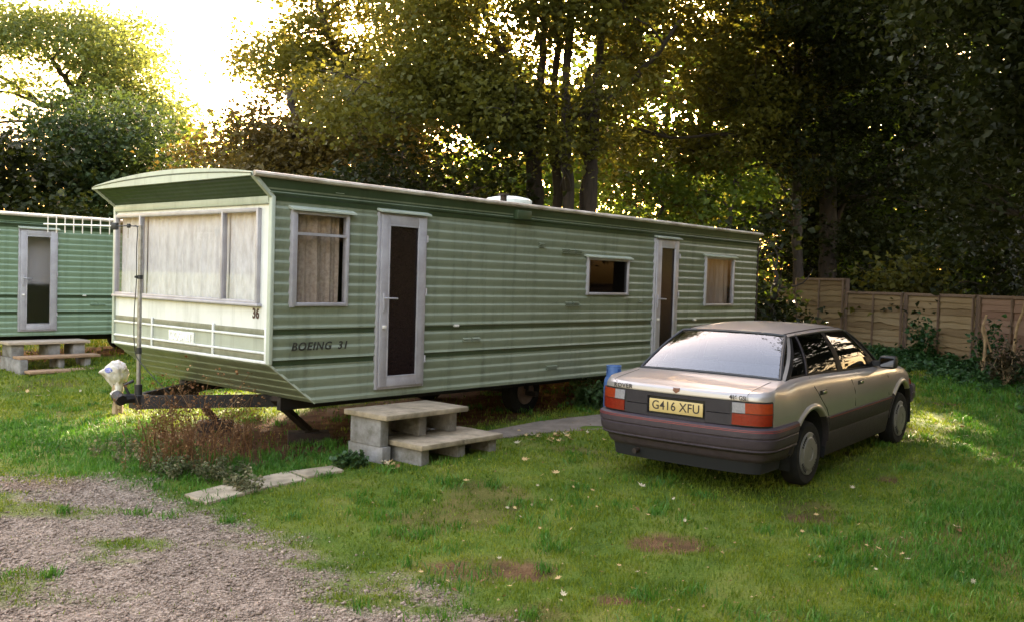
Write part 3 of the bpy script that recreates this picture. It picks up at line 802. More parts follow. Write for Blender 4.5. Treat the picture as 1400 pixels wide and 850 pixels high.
    patch('rear_door_glass', .07, .81, .255, .785, .05, .95, -.004, C['side'], car)
    patch('front_door_glass', .925, 1.90, .86, 1.52, .05, .95, -.004, C['side'], car)
    br = MB()
    for sd in (-1, 1): br.tube([sidep(.02, .228, k, .008, sd) for k in np.linspace(.02, .97, 8)], .006, 6)
    br.build('quarter_bar', C['trim'], car)
    # roof
    rf = MB(); xs = [.075]+list(np.linspace(.10, 1.58, 16))+[1.60]; rows = []
    zc = lambda x: float(np.interp(x, [.06, .15, .35, .7, 1.1, 1.4, 1.6], [1.335, 1.352, 1.375, 1.388, 1.378, 1.352, 1.315]))
    for x in xs:
        t = rail(x); row = []
        for k in range(21):
            q = -1+2*k/20; a = abs(q)
            y = q*(t[1]+.018); z = t[2]-.004+(zc(x)-t[2]+.004)*(1-a**3.2)
            row.append((x-.05*(1-q*q)*(1 if x < .4 else 0)*(1-(x-.075)/.4)+(.08*(1-q*q)*max(0, (x-1.2)/.4)), y, z))
        rows.append(row)
    rf.grid(rows); rf.grid([[p, (p[0]+.01, p[1], p[2]-.018)] for p in rows[0]])
    for c in (0, -1): rf.grid([[r[c], (r[c][0], r[c][1]*.985, r[c][2]-.016)] for r in rows])
    roof = rf.build('roof', C['paint'], car, 40, recalc=True)
    dr = MB()
    for sd in (-1, 1): dr.tube([(x, sd*(rail(x)[1]*.90), float(np.interp(x, xs, [r[10][2] for r in rows]))-.0175) for x in xs[1:-1]][0:0] or [(r[1 if sd < 0 else -2][0], r[1 if sd < 0 else -2][1], r[1 if sd < 0 else -2][2]+.001) for r in rows], .006, 5)
    dr.build('roof_drip_moulding', C['trim'], roof)
    # rear screen and windscreen
    def screen(name, bpt, tpt, bulge, mat, inset=.03):
        def pt(u, k):
            b, t = bpt(u), tpt(u); p = b*(1-k)+t*k; return tuple(p+np.array(bulge)*math.sin(PI*k))
        m = MB(); m.grid([[pt(u, k) for k in np.linspace(.035, .975, 11)] for u in np.linspace(-1+inset, 1-inset, 25)])
        o = m.build(name, mat, car, 60)
        s_ = MB(); e = [pt(u, .015) for u in np.linspace(-1, 1, 25)]+[pt(1, k) for k in np.linspace(.03, .97, 10)]+[pt(u, .985) for u in np.linspace(1, -1, 25)]+[pt(-1, k) for k in np.linspace(.97, .03, 10)]
        s_.tube(e+[e[0]], .015, 6, False); s_.build('screen_seal', C['seal'], o)
        return o
    def rb_(u): return np.array([-.405-.055*(1-u*u), -.705*u, ZT(-.42)+.001+.018*(1-u*u)])
    def rt_(u): return np.array([.095-.048*(1-u*u), -.525*u, 1.318+.018*(1-abs(u)**3)])
    rs_ = screen('rear_screen', rb_, rt_, (-.012, 0, .018), C['rear'])
    screen('windscreen', lambda u: np.array([2.16+.10*(1-u*u), -.69*u, .902+.03*(1-u*u)]), lambda u: np.array([1.585+.075*(1-u*u), -.52*u, 1.282+.028*(1-abs(u)**3)]), (.02, 0, .02), C['side'])
    bl = MB(); q = [(-.25, .13, .985), (-.25, -.07, .985), (-.22, -.07, 1.05), (-.22, .13, 1.05)]
    bl.tube(q+[q[0]], .006, 6); bl.build('rear_shelf_outline', C['cabin'], car)  # thin rectangular outline inside the rear screen
    # cabin: tub, shelf, seats
    cab = MB(); cab.box(-.42, .05, -.70, .70, .93, .955); cab.box(-.2, 2.1, -.72, .72, .42, .45); cab.box(-.25, .05, -.7, .7, .45, .93); cab.box(1.95, 2.15, -.7, .7, .45, .92)
    cab.build('cabin', C['cabin'], car, 0)
    st = MB(); st.rbox(.05, .20, -.62, .62, .5, 1.03, .05); st.rbox(.1, .62, -.62, .62, .45, .62, .05)
    st.build('rear_seat', C['cabin'], car)
    for sd in (-1, 1):
        f = MB(); f.rbox(.93, 1.08, sd*.36-.24, sd*.36+.24, .5, 1.08, .05); f.rbox(1.0, 1.5, sd*.36-.24, sd*.36+.24, .45, .62, .05); f.rbox(.93, 1.02, sd*.36-.13, sd*.36+.13, 1.11, 1.24, .03)
        f.tube([(.98, sd*.36-.05, 1.0), (.98, sd*.36-.05, 1.15)], .008).tube([(.98, sd*.36+.05, 1.0), (.98, sd*.36+.05, 1.15)], .008)
        f.build('front_seat', C['cabin'], car)
    sw = MB(); t_ = [(1.72+.05*math.sin(a), -.36+.18*math.cos(a), .93+.17*math.sin(a)) for a in np.linspace(0, 2*PI, 22)]; sw.tube(t_, .013, 6, False); sw.tube([(1.9, -.36, .86), (1.72, -.36, .93)], .03)
    sw.build('steering_wheel', C['seal'], car)
    for sd in (-1, 1):
        mi = MB(); x0 = 1.845
        mi.rbox(x0-.045, x0+.055, min(sd*.80, sd*.975), max(sd*.80, sd*.975), .905, 1.035, .03); mi.bar((x0+.02, sd*.72, .945), (x0+.02, sd*.83, .95), .07, .05)
        o = mi.build('door_mirror', C['seal'], car)
        MB().box(x0-.05, x0-.0445, min(sd*.825, sd*.955), max(sd*.825, sd*.955), .925, 1.015).build('mirror_glass', M('mirror', (.10, .10, .11), None, rough=.05, metal=1.0), o, 0)
    # wheels
    for xc in (0.0, 2.55):
        for sd in (-1, 1):
            c = (xc, sd*.725, .288); yo = sd
            t = MB(); rr = .288; prof = [(.19, .075*yo), (.235, .086*yo), (.262, .084*yo), (.280, .066*yo), (.287, .04*yo), (.288, 0), (.287, -.04*yo), (.280, -.07*yo), (.25, -.085*yo), (.17, -.08*yo)]
            t.lathe(prof, 40, 'y', c)
            w = t.build('wheel', C['tyre'] if 'tyre' in C else MAT['tyre'], car, 40, recalc=True)
            d = MB(); d.lathe([(.193, .070*yo), (.192, .082*yo), (.184, .088*yo), (.150, .090*yo), (.14, .098*yo), (.06, .102*yo), (.055, .097*yo), (.02, .099*yo), (.0005, .1*yo)], 40, 'y', c)
            tr = d.build('wheel_trim', C['trimsil'], w, 30, recalc=True)
            s_ = MB()
            for grp in range(4):
                for q in range(-2, 3):
                    a = math.radians(45+90*grp+q*9); ra, rb2 = .150, .180
                    pts = []
                    for r_, da in ((ra, -.035), (rb2, -.05), (rb2, .05), (ra, .035)):
                        pts.append((c[0]+r_*math.cos(a+da), c[1]+.0925*yo, c[2]+r_*math.sin(a+da)))
                    pts2 = [(p[0], c[1]+.080*yo, p[2]) for p in pts]
                    s_.hexa(pts2+pts)
            s_.build('trim_slot', C['slot'], tr, 0)
    # exhaust, indicator repeater
    MB().tube([(-.7, .42, .30), (-.95, .42, .285)], .024, 12).build('exhaust_pipe', MAT['rusty'], car)
    i = col_at(2.93); p = S(i, .60, .01, -1)
    for sd in (-1, 1):
        k = MB(); strip(col_at(2.98), col_at(3.12), .60, .68, .012, sd, k); k.build('front_indicator', C['lamb'], car, 32, recalc=True)
    return car
# ------------------------------------------------------------------ ground: one sheet, dense near the camera
def gpt(px, py):
    "where a sight line meets the terrain"
    d = FW + (px-700)/F*RT - (py-425)/F*UP; t = 2.0
    for _ in range(400):
        p = EYE+d*t
        if p[2] < gz(p[0], p[1]): break
        t *= 1.01
    return p
def poly_sd(x, y, poly):
    "signed distance to polygon, negative inside"
    x = np.asarray(x, float); y = np.asarray(y, float); P = np.array(poly); n = len(P)
    best = np.full(x.shape, 1e9); ins = np.zeros(x.shape, bool)
    for i in range(n):
        a = P[i]; b = P[(i+1) % n]; e = b-a; wx, wy = x-a[0], y-a[1]
        t = np.clip((wx*e[0]+wy*e[1])/(e@e), 0, 1); best = np.minimum(best, np.hypot(wx-t*e[0], wy-t*e[1]))
        c = (a[1] <= y) != (b[1] <= y)
        with np.errstate(divide='ignore', invalid='ignore'):
            ins ^= c & (x < a[0]+(y-a[1])/(b[1]-a[1])*e[0])
    return np.where(ins, -best, best)
def gpoly(pts): return [tuple(gpt(*p)[:2]) for p in pts]
def vrect(u0, u1, v0, v1, org=None):
    o = np.array([CX, CY]) if org is None else np.array(org[:2])
    return [tuple(o+u*UV[:2]+v*VV[:2]) for u, v in ((u0, v0), (u1, v0), (u1, v1), (u0, v1))]
GRAV = [(-9, -6)]+gpoly([(-260, 650), (0, 640), (90, 655), (170, 668), (255, 700), (330, 735), (420, 762), (520, 800), (620, 818), (690, 848)])+[(-.15, 3.2), (.4, -6)]
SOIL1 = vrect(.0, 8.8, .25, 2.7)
PATH2 = gpoly([(650, 594), (690, 600), (745, 592), (830, 587), (905, 584), (905, 566), (830, 566), (735, 577)])
SLABS = [gpoly([(252, 682), (282, 690), (352, 673), (322, 664)]), gpoly([(325, 663.5), (353, 672), (418, 658), (392, 650)]), gpoly([(394, 649.5), (421, 657), (470, 646), (455, 640)])]
LVO = van_pt(0, 9.9)                         # second caravan stands 9.9 m across
LV_U = .38
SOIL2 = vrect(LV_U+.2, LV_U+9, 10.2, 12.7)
SPOTS = [(*gpt(690, 778)[:2], .42, .22), (*gpt(610, 775)[:2], .22, .12), (*gpt(930, 745)[:2], .34, .18), (*gpt(1110, 710)[:2], .26, .12), (*gpt(850, 820)[:2], .2, .1), (*gpt(1215, 655)[:2], .2, .12), (*gpt(1295, 553)[:2], .5, .25), (*gpt(790, 575)[:2], .4, .2)]
def masks(x, y):
    x = np.asarray(x, float); y = np.asarray(y, float)
    n = fbm(x, y, 1.6, 2, 4)-.5; n2 = fbm(x, y, 5.5, 9, 3)-.5
    gd = poly_sd(x, y, GRAV)
    gr = sstep(.26, -.30, gd+n*.8+n2*.5)
    tuft = sstep(.56, .73, fbm(x*.6+y*.15, y*1.4, 2.1, 31, 4))*(.85-.35*sstep(-.6, -1.8, gd))     # turf patches inside the gravel
    gr = gr*(1-tuft)
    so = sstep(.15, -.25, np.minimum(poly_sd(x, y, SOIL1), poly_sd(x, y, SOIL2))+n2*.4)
    for sx, sy, a, b in SPOTS:
        so = np.maximum(so, sstep(1.25, .35, np.hypot((x-sx)/a, (y-sy)/b)+n2*2.2+n*.8)*.9)
    so = np.maximum(so, sstep(.66, .76, fbm(x, y, 1.1, 44, 3))*.45*sstep(4, 5, y))
    lush = sstep(.5, -.2, poly_sd(x, y, LUSH)+n*.8)
    lush = np.maximum(lush, sstep(.4, -.3, poly_sd(x, y, LUSH2)+n*1.2)*.8)
    return gr, so, lush, gd
LUSH = gpoly([(-250, 632), (0, 632), (110, 645), (200, 662), (330, 660), (480, 632), (520, 610), (390, 610), (210, 600), (60, 575), (-200, 590)])
LUSH2 = gpoly([(1240, 800), (1180, 740), (1260, 690), (1330, 650), (1300, 560), (1240, 520), (1600, 510), (1700, 800)])

def make_ground():
    xs = np.unique(np.r_[-600, -300, -150, -80, -50, -35, np.arange(-26, -9, .6), np.arange(-9, 10.01, .075), np.arange(10.6, 26, .8), 35, 50, 80, 150, 300, 600])
    ys = np.unique(np.r_[-200, -80, -40, -20, -10, -5, np.arange(-2, 3.4, .4), np.arange(3.4, 15, .075), np.arange(15, 30, .3), 34, 40, 50, 70, 100, 160, 300, 700])
    X, Y = np.meshgrid(xs, ys); g, so, lu, gd = masks(X, Y)
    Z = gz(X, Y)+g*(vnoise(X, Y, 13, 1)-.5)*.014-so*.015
    V = np.stack([X, Y, Z], -1).reshape(-1, 3); nx, ny = len(xs), len(ys)
    I = np.arange(nx*ny).reshape(ny, nx)
    T = np.stack([I[:-1, :-1], I[:-1, 1:], I[1:, 1:], I[1:, :-1]], -1).reshape(-1, 4)
    m, t, N, L, b = nt('ground_surface'); b.inputs['Roughness'].default_value = .95; spec(b, .15)
    def attr(n): a = N.new('ShaderNodeAttribute'); a.attribute_name = n; return a.outputs['Fac']
    tc = N.new('ShaderNodeTexCoord')
    def noise(s, d=4, out='Fac'):
        n = N.new('ShaderNodeTexNoise'); n.inputs['Scale'].default_value = s; n.inputs['Detail'].default_value = d; L.new(tc.outputs['Object'], n.inputs['Vector']); return n.outputs[out]
    def ramp(f, st):
        r = N.new('ShaderNodeValToRGB'); e = r.color_ramp.elements
        while len(e) < len(st): e.new(.5)
        for i, (p, c) in enumerate(st): e[i].position = p; e[i].color = rgb(c)
        L.new(f, r.inputs[0]); return r.outputs[0]
    def mix(f, a, c):
        x = N.new('ShaderNodeMix'); x.data_type = 'RGBA'; L.new(f, x.inputs[0]); L.new(a, x.inputs[6]); L.new(c, x.inputs[7]); return x.outputs[2]
    grass = ramp(noise(2.2, 6), [(.3, (.045, .080, .008)), (.5, (.075, .11, .012)), (.72, (.125, .13, .028))])
    vo = N.new('ShaderNodeTexVoronoi'); vo.inputs['Scale'].default_value = 62; L.new(tc.outputs['Object'], vo.inputs['Vector'])
    sep = N.new('ShaderNodeSeparateColor'); L.new(vo.outputs['Color'], sep.inputs[0])
    grav = ramp(sep.outputs[0], [(0, (.075, .055, .04)), (.5, (.17, .13, .098)), (1, (.30, .24, .19))])
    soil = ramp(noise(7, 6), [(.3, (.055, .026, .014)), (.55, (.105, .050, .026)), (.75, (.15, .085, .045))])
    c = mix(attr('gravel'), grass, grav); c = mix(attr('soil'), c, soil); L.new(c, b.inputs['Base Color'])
    bp = N.new('ShaderNodeBump'); bp.inputs['Strength'].default_value = .8; bp.inputs['Distance'].default_value = .015
    L.new(vo.outputs['Distance'], bp.inputs['Height']); L.new(bp.outputs[0], b.inputs['Normal'])
    o = mesh_np('ground', V, T, m, None, 4, True); o['kind'] = 'structure'
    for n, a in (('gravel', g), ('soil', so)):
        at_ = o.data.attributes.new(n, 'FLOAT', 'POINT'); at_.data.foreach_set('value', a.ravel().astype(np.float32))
    return o

def exclude(x, y):
    "no grass under slabs, steps, wheels"
    e = np.zeros(np.shape(x), bool)
    for P in SLABS: e |= poly_sd(x, y, P) < -.03
    e |= poly_sd(x, y, PATH2) < .02-(fbm(x, y, 4, 3, 2)-.35)*.25
    e |= poly_sd(x, y, vrect(.80, 1.85, -.74, -.1)) < .0
    e |= poly_sd(x, y, vrect(.98, 2.07, -1.0, -.4)) < .0
    return e

def blades(name, X, Y, h, w, mat, lean=.55, bend=True):
    n = len(X); Z = gz(X, Y)-.004
    a = rng.uniform(0, 2*PI, n); ln = np.abs(rng.normal(0, lean, n))*h; la = rng.uniform(0, 2*PI, n)
    bx, by = np.cos(a)*w/2, np.sin(a)*w/2; lx, ly = np.cos(la)*ln, np.sin(la)*ln
    P = np.zeros((n, 5, 3))
    P[:, 0] = np.stack([X-bx, Y-by, Z], -1); P[:, 1] = np.stack([X+bx, Y+by, Z], -1)
    mx, my = X+lx*.35, Y+ly*.35
    P[:, 2] = np.stack([mx+bx*.8, my+by*.8, Z+h*.6], -1); P[:, 3] = np.stack([mx-bx*.8, my-by*.8, Z+h*.6], -1)
    P[:, 4] = np.stack([X+lx, Y+ly, Z+h*np.sqrt(np.clip(1.15-(ln/h)**2*.45, .2, 1))], -1)
    I = np.arange(n)[:, None]*5
    T = np.concatenate([I+np.array([[0, 1, 2]]), I+np.array([[0, 2, 3]]), I+np.array([[3, 2, 4]])], 1).reshape(-1, 3)
    return mesh_np(name, P.reshape(-1, 3), T, mat)

GRASS_STOPS = [(.0, (.028, .080, .004)), (.35, (.088, .140, .007)), (.62, (.150, .192, .012)), (.87, (.215, .245, .025)), (1.0, (.32, .29, .07))]
LUSH_STOPS = [(.0, (.022, .075, .008)), (.5, (.055, .155, .014)), (1.0, (.12, .235, .03))]
def make_grass():
    mg = leafmat('lawn_grass', GRASS_STOPS, .35, (1.0, 1.0, .6), .5, .35, 1.1)
    ml = leafmat('lush_grass', LUSH_STOPS, .35, (1.0, 1.0, .6), .5, .35, 1.4)
    bands = [(4.0, 6.6, 5600, .0055, .030), (6.6, 9.0, 3400, .0068, .034), (9, 12.5, 1700, .010, .040), (12.5, 17.5, 800, .015, .05), (17.5, 30, 260, .028, .07)]
    gx, gy, gh, gw = [], [], [], []; lx, ly, lh, lw = [], [], [], []
    for y0, y1, den, w, h in bands:
        xl, xr = -.60*y1-.3, .60*y1+.3
        n = int((y1-y0)*(xr-xl)*den); X = rng.uniform(xl, xr, n); Y = rng.uniform(y0, y1, n)
        k = np.abs(X) < .60*Y+.3; X, Y = X[k], Y[k]
        g, so, lu, gd = masks(X, Y); cl = fbm(X, Y, 7, 21, 2)
        dens = (1-.985*g)*(1-.93*so)*(.30+.95*sstep(.35, .62, cl))
        keep = (rng.uniform(0, 1, len(X)) < dens) & ~exclude(X, Y)
        X, Y, lu, g = X[keep], Y[keep], lu[keep], g[keep]
        isl = rng.uniform(0, 1, len(X)) < lu
        for arr, m_, hh in (((gx, gy, gh, gw), ~isl, 1.0), ((lx, ly, lh, lw), isl, 1.7)):
            q = int(m_.sum())
            arr[0].append(X[m_]); arr[1].append(Y[m_])
            vv = .65+.8*fbm(X[m_], Y[m_], 1.3, 61, 2)
            arr[2].append(h*hh*.82*vv*rng.uniform(.5, 1.4, q)); arr[3].append(w*rng.uniform(.7, 1.3, q)*(1.1 if hh > 1 else 1))
    # coarse tufts standing out of the mown turf
    tn = 620; tx = []; ty = []
    Y = 4.2+rng.uniform(0, 1, tn)**1.2*12; X = rng.uniform(-1, 1, tn)*(.6*Y)
    g, so, lu, gd = masks(X, Y); k = (g < .75) & ~exclude(X, Y) & (vnoise(X, Y, .7, 77) > .38); X, Y = X[k], Y[k]
    for x0, y0 in zip(X, Y):
        m_ = rng.integers(22, 60); rr = rng.uniform(.03, .09); tx.append(x0+rng.normal(0, rr, m_)); ty.append(y0+rng.normal(0, rr, m_))
    tx = np.concatenate(tx); ty = np.concatenate(ty); lx.append(tx); ly.append(ty); lh.append(rng.uniform(.035, .085, len(tx))); lw.append(.005+.0009*ty*rng.uniform(.7, 1.2, len(tx))*.6)
    c = np.concatenate
    o = blades('lawn_grass', c(gx), c(gy), c(gh), c(gw), mg); setp(o, 'short mown yellow green lawn around the caravans and car', 'grass', kind='stuff')
    o2 = blades('lush_grass', c(lx), c(ly), c(lh), c(lw), ml, .7); setp(o2, 'longer dark green grass along the gravel edge and beside the fence', 'grass', kind='stuff')
    print('blades', len(o.data.polygons)//3, len(o2.data.polygons)//3)

def make_gravel():
    n = 90000; Y = 3.9+rng.uniform(0, 1, n)**1.35*4.6; X = rng.uniform(-1, 1, n)*0
    X = rng.uniform(-5.2, .7, n); k = np.abs(X) < .6*Y+.2; X, Y = X[k], Y[k]
    g, so, lu, gd = masks(X, Y); k = rng.uniform(0, 1, len(X)) < g*.95+.02*(gd < .4); X, Y = X[k], Y[k]; n = len(X)
    r = np.clip(rng.lognormal(math.log(.0058), .48, n), .0033, .021)
    oc = np.array([(1, 0, 0), (0, 1, 0), (-1, 0, 0), (0, -1, 0), (0, 0, 1), (0, 0, -1)], float)
    tr = np.array([(0, 1, 4), (1, 2, 4), (2, 3, 4), (3, 0, 4), (1, 0, 5), (2, 1, 5), (3, 2, 5), (0, 3, 5)])
    a = rng.uniform(0, 2*PI, n); ca, sa = np.cos(a), np.sin(a)
    P = oc[None]*r[:, None, None]*rng.uniform(.65, 1.3, (n, 6, 1)); P[:, :, 2] *= .65
    Q = np.stack([P[:, :, 0]*ca[:, None]-P[:, :, 1]*sa[:, None], P[:, :, 0]*sa[:, None]+P[:, :, 1]*ca[:, None], P[:, :, 2]], -1)
    Q += rng.normal(0, .15, Q.shape)*r[:, None, None]
    Q += np.stack([X, Y, gz(X, Y)+r*.25], -1)[:, None, :]
    T = (np.arange(n)[:, None, None]*6+tr[None]).reshape(-1, 3)
    m = leafmat('gravel_stones', [(0, (.075, .058, .042)), (.4, (.20, .148, .113)), (.75, (.315, .24, .188)), (1, (.50, .44, .37))], .0, None, .85, .2, .8)
    o = mesh_np('gravel', Q.reshape(-1, 3), T, m); setp(o, 'loose pinkish grey gravel on the driveway', 'gravel', kind='stuff')

def slab_obj(name, P, thick, top, mat, label, cat, group=None):
    mb = MB(); n = len(P); c = np.mean(P, 0)
    z = [float(gz(*p))+top for p in P]
    vs = [(p[0], p[1], z[i]-thick) for i, p in enumerate(P)]+[(p[0], p[1], z[i]-.006) for i, p in enumerate(P)]+[(p[0]+(c[0]-p[0])*.02, p[1]+(c[1]-p[1])*.02, z[i]) for i, p in enumerate(P)]
    fs = [tuple(range(2*n, 3*n))]
    for k in (0, n):
        for i in range(n): j = (i+1) % n; fs.append((k+i, k+j, k+n+j, k+n+i))
    mb.add(vs, fs); o = mb.build(name, mat, None, 0, True); setp(o, label, cat, group); return o

def make_steps():
    o = empty('caravan_steps', van_pt(0, 0, 0), RZ, 'two tier step of grey concrete blocks and paving slabs before the near caravan door', 'steps', 'caravan steps')
    g = float(gz(*van_pt(1.4, -.6)[:2])); T1, T2 = .142, .400
    def blk(u0, u1, v0, v1, z0, z1): MB().rbox(u0, u1, v0, v1, z0, z1, .006).build('concrete_block', MAT['concrete'], o)
    # lower course blocks (their ends show on the left), upper course
    for u in (1.02, 1.50, 1.95):
        blk(u, u+.10, -.96, -.53, g-.12, T1-.055); blk(u, u+.10, -.52, -.09, g-.12, T1-.055)
    for u in (.83, 1.32, 1.74): blk(u, u+.10, -.60, -.16, T1-.055 if u < .9 else T1+.0, T2-.055)
    blk(.84, .945, -.62, -.12, g-.12, T1-.058); blk(.96, 1.42, -.20, -.10, g-.12, T2-.055); blk(1.43, 1.86, -.20, -.10, g-.12, T2-.055)  # the two long back blocks are added to keep the openings dark
    def slab(u0, u1, v0, v1, z):
        for a, b in ((u0, (u0+u1)/2-.002), ((u0+u1)/2+.002, u1)): MB().rbox(a, b, v0, v1, z-.05, z, .007).build('paving_slab', MAT['slab'], o)
    slab(.78, 1.87, -.735, -.115, T2); slab(.965, 2.085, -1.02, -.40, T1)
    m = MB(); m.box(.835, .935, -.59, -.17, T2-.057, T2-.049); m.box(1.02, 1.12, -.95, -.54, T1-.058, T1-.049); m.build('mortar_bed', MAT['slab_edge'], o, 0)

def make_far_steps():
    org = van_pt(LV_U, 9.9); o = empty('caravan_steps', org, RZ, 'three tread step of grey blocks and brown boards at the left caravan door', 'steps', 'caravan steps')
    g = float(gz(*(org[:2]+1.4*UV[:2]-.6*VV[:2])))
    def blk(u0, u1, v0, v1, z0, z1): MB().rbox(u0, u1, v0, v1, z0, z1, .006).build('concrete_block', MAT['concrete'], o)
    tops = (.40, .17, -.045)
    for i, (tz, v0) in enumerate(zip(tops, (-.55, -.85, -1.15))):
        for u in ((.95, 1.55, 1.98), (1.0, 1.6, 2.05), (1.05, 1.62, 2.1))[i]:
            if i == 0: blk(u, u+.1+.1*(i == 0), v0+.03, v0+.42, tops[1]-.03, tz-.05)
            else: blk(u, u+.1, v0+.03, v0+.40, g-.1, tz-.045)
    for u in (.93,): blk(u, u+.12, -.55, -.1, g-.1, tops[1]-.035); blk(u, u+.12, -.95, -.56, g-.1, tops[1]-.05)
    MB().rbox(.88, 2.25, -.58, -.12, tops[0]-.05, tops[0], .008).build('tread', MAT['tread'], o)
    MB().rbox(.95, 2.30, -.88, -.57, tops[1]-.045, tops[1], .008).build('tread', MAT['timber'], o)
    MB().rbox(.99, 2.42, -1.18, -.87, tops[2]-.045, tops[2], .008).build('tread', MAT['timber'], o)

def make_fence():
    line = lambda px: 17819/(px-300)
    px = [954, 1018, 1086, 1157, 1236, 1337, 1460, 1632, 1890]
    pts = [np.array([(p-700)/F*line(p), line(p)]) for p in px]
    d = (pts[6]-pts[2]); d /= np.linalg.norm(d)
    p0 = pts[3]; pts = [p0+d*((k-3)*1.9) for k in range(9)]
    nrm = np.array([-d[1], d[0]]); nrm = nrm if nrm @ -p0 > 0 else -nrm        # towards the camera
    f = empty('panel_fence', (p0[0], p0[1], float(gz(*p0))), 0, 'weathered brown lap panel fence with one taller panel behind the car', 'fence')
    loc = np.array([p0[0], p0[1], float(gz(*p0))])
    boardm = leafmat('lap_board', [(0, (.070, .044, .024)), (.35, (.135, .090, .048)), (.7, (.195, .137, .074)), (1, (.27, .205, .122))], 0, None, .85, .2, .5)
    # a little grain
    t = boardm.node_tree; b = t.nodes['Principled BSDF']; n = t.nodes.new('ShaderNodeTexNoise'); n.inputs['Scale'].default_value = 30
    bp = t.nodes.new('ShaderNodeBump'); bp.inputs['Strength'].default_value = .5; bp.inputs['Distance'].default_value = .01
    t.links.new(n.outputs['Fac'], bp.inputs['Height']); t.links.new(bp.outputs[0], b.inputs['Normal'])
    redm = leafmat('red_lap_board', [(0, (.11, .06, .042)), (.5, (.17, .10, .07)), (1, (.24, .16, .115))], 0, None, .85, .2, .5)
    postm = M('fence_post_wood', (.13, .085, .06), (.08, .05, .035), 8, .9, 0, .4, 40, stretch=(4, 4, .6))
    battm = M('fence_batten_wood', (.16, .105, .07), (.10, .065, .045), 8, .9, 0, .4, 40, stretch=(4, 4, .6))
    W = lambda p, o, z: (p[0]+nrm[0]*o-loc[0], p[1]+nrm[1]*o-loc[1], z-loc[2])
    r = random.Random(3)
    for k in range(len(pts)-1):
        a, b2 = pts[k]+d*.045, pts[k+1]-d*.045
        top = 1.92 if k == 2 else 1.64; top = 1.75 if k < 2 else top
        zb = float(min(gz(*a), gz(*b2)))-.02
        red = k >= 5; mb = MB(); nb = int(round((top-zb)/.125)); st = (top-zb)/nb; ns = 34
        for i in range(nb):
            z0 = zb+i*st; ph = r.uniform(0, 9); am = r.uniform(.006, .02); rows = []
            for j in range(ns+1):
                q = j/ns; p = a+(b2-a)*q
                wv = am*(math.sin(q*7+ph)+.6*math.sin(q*17+ph*2)+.4*math.sin(q*31+ph*3))
                bow = .006*math.sin(q*5+ph)
                rows.append([W(p, .012+bow, z0-.02+wv), W(p, .042+bow, z0-.020+wv), W(p, .043+bow, z0-.004+wv), W(p, .012+bow, z0+st+.015)])
            mb.grid(rows)
        pan = mb.build('fence_panel', redm if red else boardm, f, 25)
        if red: pan['label'] = 'redder darker fence panel at the right end'
        elif k == 2: pan['label'] = 'taller fence panel behind the car roof'
        bt = MB()
        qs = (.0, .5, 1.0) if k < 5 else (.0, .42, .72, 1.0)
        for q in qs:
            p = a+(b2-a)*(.02+.96*q); bt.bar(W(p, .062, zb), W(p, .062, top-.01), .045, .028)
        bt.bar(W(a, .058, top-.02), W(b2, .058, top-.02), .02, .035); bt.bar(W(a, .02, top+.004), W(b2, .02, top+.004), .06, .016)
        bt.build('batten', battm, pan, 0)
    for k, p in enumerate(pts):
        top = max(1.93 if k in (2, 3) else 0, 1.66); z0 = float(gz(*p))-.2
        MB().bar(W(p, 0, z0), W(p, 0, top), .075, .075).build('post', postm, f, 0)
    return pts, nrm

def make_mast():
    b = van_pt(-.47, VW/2-.0, .46); top = 2.10
    o = empty('aerial_mast', b, 0, 'grey metal aerial pole standing on the caravan drawbar', 'aerial')
    MB().tube([(0, 0, 0), (0, 0, top-b[2])], .021, 12).build('pole', MAT['poles'], o)
    MB().tube([(0, 0, -.0), (0, 0, .10)], .036, 12).build('pole_socket', MAT['black'], o)
    c = MB(); c.tube([(0, 0, .46-.06), (0, 0, .46)], .027, 12); c.tube([(0, 0, 1.12), (0, 0, 1.16)], .027, 12); c.tube([(-.01, 0, 1.14), (-.04, -.03, 1.14)], .012); c.build('clamp', MAT['black'], o)
    # yagi, boom pointing left, elements vertical
    p_end = at(60, 306.5, b[1]+.55)-b; p_c = at(157, 309.5, b[1]+.12)-b; p_r = at(176, 309, b[1])-b
    hz = top-b[2]-.012
    bo = MB(); bo.tube([p_end, p_c], .0072, 8); bo.build('aerial_boom', MAT['aerial'], o)
    MB().tube([(.01, 0, hz), p_r+np.array([0, 0, -.0]), p_c], .006, 6).build('aerial_arm', MAT['black'], o)
    k = MB(); k.rbox(p_c[0]-.03, p_c[0]+.03, p_c[1]-.03, p_c[1]+.03, p_c[2]-.035, p_c[2]+.035, .01); k.rbox(p_r[0]-.015, p_r[0]+.015, p_r[1]-.015, p_r[1]+.015, p_r[2]-.02, p_r[2]+.02, .005)
    k.build('junction_box', MAT['black'], o)
    for i in range(8):
        q = .06+.87*i/7; p = p_end+(p_c-p_end)*q
        MB().tube([(p[0], p[1], p[2]-.085), (p[0], p[1], p[2]+.085)], .0052, 6).build('aerial_element', MAT['aerial'], o)
    MB().tube([(p_r[0], p_r[1], p_r[2]+.01), (p_r[0]-.005, p_r[1], p_r[2]-.12)], .004, 5).build('aerial_element', MAT['gutter'], o)
    cb = [(-.06, 0, hz+.01), (-.028, -.01, hz-.02), (-.03, -.02, hz-.2), (-.028, -.02, 1.1), (-.045, -.02, .75), (-.03, -.02, .43), (.05, -.04, .30), (.30, -.05, .05), (.52, .1, -.15)]
    MB().tube([tuple(x) for x in catmull([np.array(p) for p in cb], 5)], .0045, 6).build('cable', MAT['black'], o)

